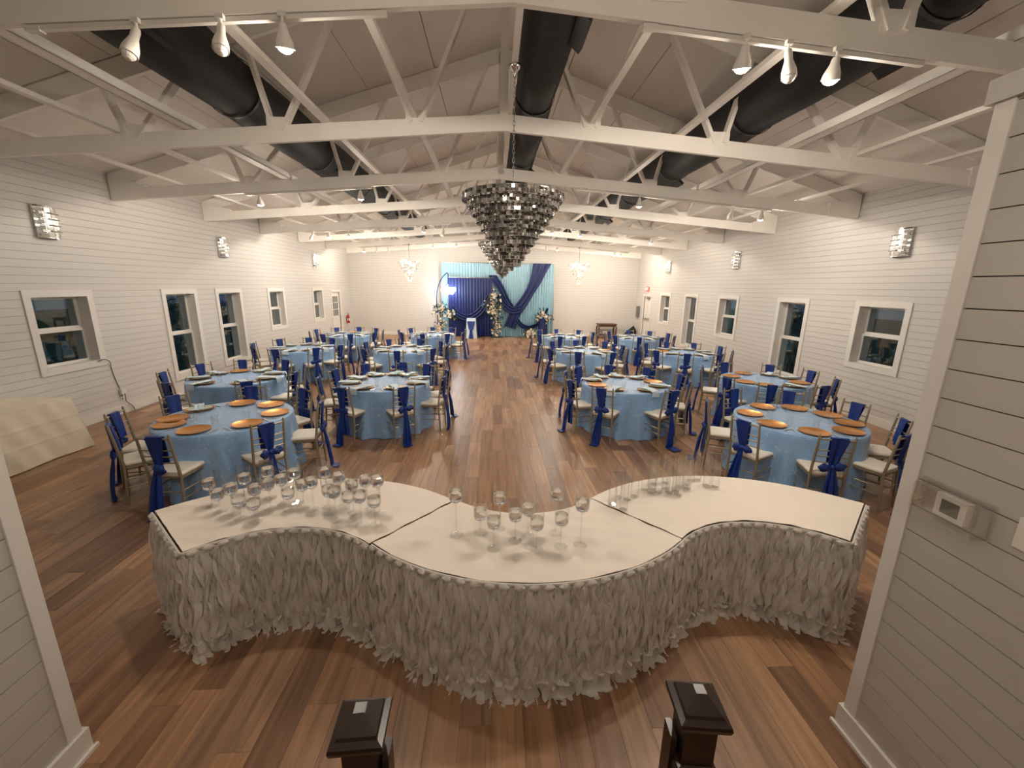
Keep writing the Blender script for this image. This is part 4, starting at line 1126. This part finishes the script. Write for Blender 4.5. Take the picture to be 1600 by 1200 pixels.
def newel(x, y, rz, lab, side):
    t = thing('newel_post', lab, 'post', (x, y, 0), rz)
    def sq(levels):
        vs = []; n = 4
        for h_, z in levels: vs += [(-h_, -h_, z), (h_, -h_, z), (h_, h_, z), (-h_, h_, z)]
        k = len(levels)
        return MB().add(vs, [(i*4+j, i*4+(j+1) % 4, (i+1)*4+(j+1) % 4, (i+1)*4+j) for i in range(k-1) for j in range(4)]+[(3, 2, 1, 0), tuple((k-1)*4+j for j in range(4))])
    part('shaft', sq([(.048, 0), (.048, 1.13)]), 'dark_wood', t)
    part('base', sq([(.062, 0), (.062, .92), (.066, .925), (.066, .945), (.058, .96), (.048, .965)]), 'dark_wood', t)
    part('cap', sq([(.05, 1.10), (.056, 1.115), (.072, 1.125), (.076, 1.14), (.074, 1.15), (.058, 1.158), (.054, 1.168), (.050, 1.172), (.018, 1.205), (.016, 1.206)]), 'dark_wood', t)
    part('trim_board', MB().span((side*.056, -.02, .3), (side*.075, .045, 1.03)), 'dark_wood', t)
newel(-.38, .965, .05, 'dark wooden newel post with pyramid cap, left of the pair', 1)
newel(.64, .99, -.10, 'dark wooden newel post with pyramid cap, right of the pair', -1)

# thermostat in its clear lock box
X = 1.98
th = thing('thermostat', 'small white thermostat with grey screen on the partition wall', 'thermostat', (X, 1.505, 1.505))
part('case', MB().span((-.032, -.06, -.05), (0, .06, .05)), 'plastic_white', th)
part('screen', MB().span((-.034, -.035, -.03), (-.0305, .035, .03)), 'lcd', th)
cv = thing('thermostat_cover', 'clear plastic lock box over the thermostat', 'cover', (X, 1.505, 1.505))
a, b, d = .125, .07, .075
mb = MB().span((-d, -a, -b), (-d+.003, a, b)).span((-d, -a, b-.003), (0, a, b)).span((-d, -a, -b), (0, a, -b+.003)).span((-d, -a, -b), (0, -a+.003, b)).span((-d, a-.003, -b), (0, a, b))
part('shell', mb, 'clear_plastic', cv)
part('back_flange', MB().span((-.004, -a-.012, -b-.012), (-.001, a+.03, b+.012)), 'clear_plastic', cv)
part('lock', MB().tube([(-d-.012, a-.03, .005), (-d+.004, a-.03, .005)], .012, 14), 'chrome', cv, 40)
mb = MB()
for k in range(12): mb.span((-d+.01, -a+.04+k*.012, b-.001), (-.03, -a+.045+k*.012, b+.002))
part('vent_slot', mb, 'clear_plastic', cv)
sw = thing('switch_plate', 'clear covered switch plate at the right edge of the partition', 'switch', (X, 1.24, 1.53))
part('plate', MB().span((-.008, -.06, -.06), (0, .06, .06)), 'plastic_white', sw)
part('toggle', MB().span((-.02, -.012, -.02), (-.008, .012, .02)), 'plastic_white', sw)

# power cord under the first left window, with outlet and adapter
pc = thing('power_cord', 'thin dark cord hanging from the first left window sill', 'cord')
path = [(XL+.045, 7.30, 1.035), (XL+.05, 7.42, 1.05), (XL+.035, 7.53, .99), (XL+.012, 7.56, .86), (XL+.012, 7.60, .62), (XL+.014, 7.66, .44), (XL+.05, 7.68, .36), (XL+.03, 7.70, .22), (XL+.035, 7.80, .10), (XL+.04, 7.83, .012)]
def smooth_path(P, n=6):
    P = [Vector(p) for p in P]; out = []
    for i in range(len(P)-1):
        p0, p1, p2, p3 = P[max(i-1, 0)], P[i], P[i+1], P[min(i+2, len(P)-1)]
        for k in range(n):
            t_ = k/n; out.append(.5*((2*p1)+(-p0+p2)*t_+(2*p0-5*p1+4*p2-p3)*t_*t_+(-p0+3*p1-3*p2+p3)*t_**3))
    out.append(P[-1]); return out
part('wire', MB().tube(smooth_path(path), .006, 6), 'black_plastic', pc, 60)
part('adapter', MB().span((XL+.012, 7.62, .37), (XL+.055, 7.72, .46)), 'plastic_white', pc)
ot = thing('wall_outlet', 'small white outlet plate low on the left wall', 'outlet', (XL, 7.66, .30))
part('plate', MB().span((0, -.035, -.055), (.007, .035, .055)), 'plastic_white', ot)
part('socket', MB().span((.007, -.016, -.04), (.009, .016, -.012)).span((.007, -.016, .012), (.009, .016, .04)), 'panel_grey', ot)

# fire extinguisher
fe = thing('fire_extinguisher', 'red fire extinguisher on the left wall beside the glazed door', 'fire extinguisher', (XL+.09, 19.75, .62))
part('cylinder', MB().lathe([(.001, 0), (.06, .0), (.068, .012), (.068, .30), (.05, .35), (.022, .375), (.022, .39), (.001, .39)], 20), 'red_paint', fe, 45)
part('valve', MB().tube([(0, 0, .39), (0, 0, .43)], .016, 10).box((0, .02, .44), (.02, .11, .014)).box((0, .03, .415), (.018, .09, .012)), 'black_plastic', fe)
part('hose', MB().tube(smooth_path([(0, -.02, .41), (.03, -.09, .36), (.03, -.085, .2), (.02, -.075, .08)]), .009, 8), 'black_plastic', fe, 60)
part('label_band', MB().lathe([(.0685, .11), (.0695, .11), (.0695, .22), (.0685, .22)], 20, closed=True), 'plastic_white', fe, 40)
part('bracket', MB().span((-.09, -.02, .12), (-.066, .02, .3)), 'panel_grey', fe)

# exit sign over the right door
ex = thing('exit_sign', 'lit red exit sign above the right rear door', 'sign', (XR, 19.1, 2.38), PI)
part('housing', MB().span((0, -.16, -.1), (.05, .16, .1)), 'red_lit', ex)
fc = bpy.data.curves.new('lettering', 'FONT'); fc.body = 'EXIT'; fc.size = .16; fc.align_x = 'CENTER'; fc.align_y = 'CENTER'; fc.extrude = .002
fc.materials.append(MATS['exit_white'])
tmp = bpy.data.objects.new('lettering_curve', fc); COL.objects.link(tmp); lm = bpy.data.meshes.new_from_object(tmp); bpy.data.objects.remove(tmp)
fo = ob('lettering', lm, ex); fo.location = (.053, 0, 0); fo.rotation_euler = (PI/2, 0, PI/2)
ep = thing('electrical_panel', 'grey electrical panel on the right wall by the back corner', 'panel', (XR, 20.1, 1.3), PI)
part('box', MB().span((0, -.16, -.26), (.08, .16, .26)), 'panel_grey', ep)
part('door', MB().span((.08, -.14, -.24), (.09, .14, .24)), 'panel_grey', ep)

# dark side table and the bag by the back wall
sd = thing('side_table', 'dark wooden side table against the back wall', 'table', (5.55, 20.1, 0))
part('top', MB().span((-.46, -.26, .66), (.46, .26, .70)), 'brown_wood', sd)
part('apron', MB().span((-.42, -.23, .56), (.42, .23, .66)), 'brown_wood', sd)
part('shelf', MB().span((-.41, -.22, .15), (.41, .22, .18)), 'brown_wood', sd)
for sx in (-1, 1):
    for sy in (-1, 1): part('leg', MB().span((sx*.42-.03, sy*.22-.03, 0), (sx*.42+.03, sy*.22+.03, .56)), 'brown_wood', sd)
tag(ob('storage_box', MB().lathe([(.001, 0), (.10, 0), (.13, .04), (.14, .14), (.13, .15), (.001, .15)], 16).mesh('storage_box', 'white_cloth', 50), None, (5.5, 20.05, .18)), 'pale round tin on the lower shelf of the dark side table', 'tin')
def bag(u, v):
    a = u*2*PI; z = .56*v; r = (.30*(1-v)**.6+.05)*(1+.14*math.sin(3*a+v*4)+.08*math.sin(7*a-v*6))
    return (6.62+.20*v+r*math.cos(a), 20.05+r*.7*math.sin(a), .003+z*(1+.1*math.cos(a)))
bmb = MB().grid(bag, 26, 12, True); bmb.add([bag(i/26, 1) for i in range(26)], [tuple(range(26))]); bmb.add([bag(i/26, 0) for i in range(26)], [tuple(range(26))])
tag(ob('cloth_bag', bmb.mesh('cloth_bag', 'black_cloth', 50)), 'crumpled black bag on the floor beside the dark side table', 'bag')

# ================================================================== BACKDROP
def drape(name, x0, x1, z0, z1, y, mat, parent, folds, amp, topw=None, nu=None):
    nu = nu or int(folds*6)
    def fn(u, v):
        z = z0+(z1-z0)*v; k = .35+.65*(1-v)
        return (x0+(x1-x0)*u, y+amp*k*math.sin(u*folds*2*PI+.6*math.sin(u*17)), z)
    return part(name, MB().sheet(fn, nu, 6, .006), mat, parent, 70)
bd = thing('backdrop', 'teal shimmering drape backdrop with navy swags at the back wall', 'backdrop', (0, 0, 0))
YD = 20.25
for x0, x1 in ((-2.45, -.9), (-.9, .2), (.2, 1.5), (1.5, 2.88)): drape('teal_drape', x0, x1, .012, 3.44, YD, 'teal', bd, 11, .035)
part('crossbar', MB().tube([(-2.48, YD, 3.46), (2.91, YD, 3.46)], .022, 10), 'steel', bd, 50)
for x in (-2.48, .2, 2.91): part('pole', MB().tube([(x, YD+.06, .0), (x, YD+.06, 3.46)], .022, 10), 'steel', bd, 50)
drape('navy_panel', -2.12, -.04, .012, 2.76, YD-.14, 'navy', bd, 15, .035)
part('navy_crossbar', MB().tube([(-2.14, YD-.14, 2.78), (-.02, YD-.14, 2.78)], .02, 10), 'steel', bd, 50)
for x in (-2.14, -.02): part('pole', MB().tube([(x, YD-.09, 0), (x, YD-.09, 2.78)], .02, 10), 'steel', bd, 50)
def swag(pts, w0, w1, y, parent, mat='navy', n=26, wm=None, ztop=3.46):
    P = smooth_path([(p[0], y, p[1]) for p in pts], 8); k = len(P)-1
    def fn(u, v):
        i = min(k, int(v*k)); p = P[i]; q = P[min(i+1, k)]; o = P[max(i-1, 0)]
        t_ = (q-o).normalized(); nrm = Vector((-t_.z, 0, t_.x)); w_ = w0+(w1-w0)*v if wm is None else (w0+(wm-w0)*v*2 if v < .5 else wm+(w1-wm)*(v-.5)*2)
        q_ = p+nrm*((u-.5)*w_)+Vector((0, -.03*math.sin(u*5*PI)-.03*math.sin(PI*v), 0)); q_.z = max(.02, min(q_.z, ztop)); return q_
    return part('swag', MB().sheet(fn, 20, k, .008), mat, parent, 70)
swag([(2.32, 3.62), (2.2, 3.25), (1.97, 2.6), (1.5, 1.75), (1.05, 1.1), (.82, .45)], .92, .55, YD-.10, bd, wm=.42)
swag([(-.08, 2.98), (.02, 2.80), (.35, 2.30), (.62, 1.75), (.9, 1.35)], .36, .30, YD-.12, bd, ztop=2.9)
swag([(.25, 2.0), (.5, 1.55), (.9, 1.28), (1.3, 1.35)], .30, .34, YD-.17, bd)
swag([(1.1, .85), (1.4, .55), (1.8, .48), (2.3, .75), (2.62, 1.4)], .26, .10, YD-.16, bd)
swag([(-2.0, 1.35), (-1.6, 1.0), (-1.1, .92), (-.6, 1.25), (-.1, 2.0)], .28, .34, YD-.21, bd)
drape('navy_end', 2.2, 2.62, .012, 1.15, YD-.16, 'navy', bd, 4, .03)

# flowers
def flower_meshes():
    bl = {}
    for k, m in (('bloom_white', 3), ('bloom_blue', 4), ('bloom_cream', 5)): bl[k] = m
    return bl
def floral(parent, pts, seed, nb=34, nl=70, spread=.16, blue=.2):
    rnd = random.Random(seed)
    mbs = {'bloom_white': MB(), 'bloom_blue': MB(), 'bloom_cream': MB()}; lf = MB()
    for _ in range(nb):
        c = Vector(rnd.choice(pts))+Vector((rnd.gauss(0, spread*.6), rnd.gauss(0, spread*.5)-.05, rnd.gauss(0, spread*.6)))
        q = rnd.random(); key = 'bloom_blue' if q < blue else ('bloom_cream' if q < blue+.2 else 'bloom_white')
        r = rnd.uniform(.03, .055); m = mbs[key]
        # cup of petals round a bud
        m.blob(c, (r*.55, r*.55, r*.5), 7, 5, .1, rnd.randrange(99))
        ax = rnd.uniform(0, 6)
        for k in range(5):
            a = ax+k*2*PI/5; d = Vector((math.cos(a), -.55, math.sin(a))); u = Vector((-math.sin(a), 0, math.cos(a)))
            p0 = c+d*r*.3; p1 = c+d*r*1.0+Vector((0, -.2*r, 0))
            m.add([p0-u*r*.25, p0+u*r*.25, p1+u*r*.45, p1+Vector((0, -.1*r, 0))+d*r*.15, p1-u*r*.45], [(0, 1, 2, 3, 4)])
    for _ in range(nl):
        c = Vector(rnd.choice(pts))+Vector((rnd.gauss(0, spread*.75), rnd.gauss(0, spread*.45), rnd.gauss(0, spread*.75)))
        d = Vector((rnd.gauss(0, 1), rnd.gauss(0, .6)-.3, rnd.gauss(0, 1))).normalized(); L = rnd.uniform(.08, .17)
        sd_ = d.cross(Vector((rnd.random(), rnd.random(), rnd.random()))).normalized()*L*.22
        n_ = d.cross(sd_).normalized()*L*.08
        lf.add([c, c+d*L*.5+sd_+n_, c+d*L, c+d*L*.5-sd_+n_, c+d*L*.5], [(0, 1, 4), (1, 2, 4), (2, 3, 4), (3, 0, 4)])
    for k, m in mbs.items():
        if m.v:
            o = part('blooms', m, k, parent); o['kind'] = 'stuff'
    o = part('leaves', lf, 'leaf', parent); o['kind'] = 'stuff'
fcx = thing('floral_column', 'tall column of white and blue flowers between the drapes', 'flowers', (0, 0, 0))
YFL = 19.85
part('post', MB().tube([(.1, YFL, 0), (.1, YFL, 2.2)], .03, 8), 'leaf', fcx)
part('base', MB().lathe([(.001, 0), (.22, 0), (.22, .03), (.001, .03)], 18, (.1, YFL, 0)), 'leaf', fcx)
floral(fcx, [(.10+.10*math.sin(z*3), YFL-.06, z) for z in [.12+.1*i for i in range(21)]]+[(-.22, YFL-.05, 1.42), (-.38, YFL-.05, 1.5), (.25, YFL, 1.5), (-.05, YFL, 1.2)], 3, 150, 520, .17, .16)
# arched lamp frame with round lights and flower clusters
ar = thing('arch_lamp', 'navy arched stand with bright white globe lights left of the backdrop', 'lamp', (0, 0, 0))
part('arch_tube', MB().tube(smooth_path([(-2.58, 19.78, 0), (-2.62, 19.78, 1.0), (-2.63, 19.78, 1.9), (-2.5, 19.78, 2.5), (-2.27, 19.78, 2.85), (-2.1, 19.78, 2.93), (-2.1, 19.78, 2.45)]), .022, 10), 'navy', ar, 60)
part('foot', MB().lathe([(.001, 0), (.2, 0), (.2, .02), (.001, .02)], 18, (-2.58, 19.78, 0)), 'navy', ar)
for k, (x, z, r) in enumerate([(-2.33, 2.18, .10), (-2.17, 2.24, .12), (-2.0, 2.20, .12), (-1.84, 2.22, .10), (-2.08, 2.09, .10), (-1.92, 2.08, .08)]):
    part('globe', MB().blob((x, 19.72, z), (r, r, r), 14, 10, 0), 'bulb_cool', ar, 70)
part('globe_ring', MB().tube(smooth_path([(-2.36, 19.75, 2.3), (-2.1, 19.75, 2.46), (-1.82, 19.75, 2.3), (-2.08, 19.75, 2.2)]), .012, 8), 'navy', ar, 60)
l = bpy.data.lights.new('globe_glow', 'POINT'); l.energy = 26; l.color = (.86, .93, 1); l.shadow_soft_size = .2
lo = bpy.data.objects.new('lamp_glow', l); COL.objects.link(lo); lo.parent = ar; lo.location = (-2.07, 19.45, 2.2)
f2 = thing('flower_cluster', 'round white flower clusters on the arched stand left of the backdrop', 'flowers', (0, 0, 0))
part('stem_frame', MB().tube([(-2.45, 19.46, 0), (-2.45, 19.46, 1.35)], .02, 8).tube([(-2.45, 19.46, 1.0), (-2.0, 19.46, 1.05)], .015, 8), 'leaf', f2)
floral(f2, [(-2.5, 19.46, 1.33), (-2.62, 19.46, 1.28), (-2.38, 19.46, 1.36), (-1.98, 19.46, 1.08), (-1.88, 19.46, 1.0), (-2.1, 19.46, 1.12), (-2.45, 19.46, .6), (-2.55, 19.46, .52), (-2.36, 19.46, .66)], 8, 110, 360, .15, .1)
f3 = thing('flower_arrangement', 'white flower arrangement on a navy plinth right of the backdrop', 'flowers', (2.36, 19.85, .92))
floral(f3, [(0, 0, .12), (-.14, 0, .08), (.14, 0, .08), (0, 0, .24), (.2, 0, .0), (-.2, 0, .0)], 9, 80, 260, .14, .12)
part('vase', MB().lathe([(.001, 0), (.07, 0), (.09, .06), (.06, .14), (.001, .14)], 14), 'navy', f3, 50)
pl = thing('plinth', 'navy cloth covered plinth carrying flowers right of the backdrop', 'plinth', (2.36, 19.85, 0))
def plf(u, v):
    a = u*2*PI; r = .17+.02*(1-v)*math.sin(a*8); return (r*math.cos(a), r*math.sin(a), .004+.914*v)
pm = MB().grid(plf, 40, 6, True); pm.add([plf(i/40, 1) for i in range(40)], [tuple(range(40))]); part('cloth', pm, 'navy', pl, 60)
part('top', MB().lathe([(.001, .90), (.16, .90), (.16, .915), (.001, .915)], 18), 'brown_wood', pl)
f4 = thing('flower_basket', 'low white flower arrangement on the floor below the navy swag', 'flowers', (1.75, 19.75, 0))
floral(f4, [(0, 0, .22), (-.14, 0, .18), (.14, 0, .2), (0, 0, .32)], 12, 56, 160, .11, .05)
part('basket', MB().lathe([(.001, 0), (.12, 0), (.16, .14), (.14, .14), (.001, .03)], 16), 'brown_wood', f4, 50)
# covered couple chair in front of the navy drape
cc = thing('covered_chair', 'chair in a pale blue satin cover with navy sash before the backdrop', 'chair', (-1.02, 19.5, 0))
def cov(u, v):
    a = u*2*PI; w_ = .21+.06*(1-v); d_ = .10+.16*(1-v)
    def sgp(t_, p_): return math.copysign(abs(t_)**p_, t_)
    return (w_*sgp(math.cos(a), .5), .1*(0)+d_*sgp(math.sin(a), .5), .006+.92*v+0)
cm = MB().grid(cov, 32, 8, True); cm.add([cov(i/32, 1) for i in range(32)], [tuple(range(32))]); part('cover', cm, 'napkin', cc, 50)
part('seat_block', MB().span((-.21, .05, .01), (.21, .45, .46)), 'napkin', cc)
def csash(u, v): return ((u-.5)*2*(.16*(1-v)**.9+.05*v+.03), -.20+.09*v*0-.075*(1-v)*0-.02*math.sin(u*9)-.06*v, .80-.40*v)
sm = MB().sheet(csash, 10, 8, .008); sm.blob((0, -.29, .42), (.07, .04, .06), 12, 8, .15, 3)
sm.sheet(lambda u, v: ((u-.5)*2*(.05+.06*v), -.29-.05*v-.015*math.sin(u*10), .40-.38*v), 10, 8, .008)
part('sash', sm, 'royal_blue', cc, 60)

# ================================================================== OUTSIDE
gr = struct('ground_outside', MB().span((-40, -30, -.5), (XL-.4, 60, -.3)).span((XR+.4, -30, -.5), (40, 60, -.3)).mesh('ground', 'grass_out'), 'dim lawn outside the windows')
def shrub(x, y, h, seed, lab):
    rnd = random.Random(seed); t = thing('shrub', lab, 'shrub', (x, y, -.3), 0, 'shrubs outside the windows'); mb = MB()
    for _ in range(420):
        c = Vector((rnd.gauss(0, h*.2), rnd.gauss(0, h*.2), h*(.15+.85*rnd.random()**.8))); d = Vector((rnd.gauss(0, 1), rnd.gauss(0, 1), rnd.gauss(.2, .7))).normalized(); L = rnd.uniform(.08, .2)
        s_ = d.cross(Vector((rnd.random(), rnd.random(), 1))).normalized()*L*.3
        mb.add([c, c+d*L*.5+s_, c+d*L, c+d*L*.5-s_], [(0, 1, 2, 3)])
    o = part('foliage', mb, 'leaf_out', t); o['kind'] = 'stuff'
    part('stem', MB().tube([(0, 0, 0), (.03, 0, h*.5), (0, .02, h*.9)], [.04, .03, .01], 8), 'brown_wood', t, 50)
shrub(XL-2.0, 10.4, 2.6, 1, 'leafy shrub outside the second left window')
shrub(XL-2.4, 13.2, 2.8, 2, 'leafy shrub outside the third left window')
shrub(XL-4.2, 8.6, 2.0, 3, 'leafy shrub outside the first left window')
shrub(XR+2.2, 11.6, 2.9, 4, 'leafy shrub outside the second right window')
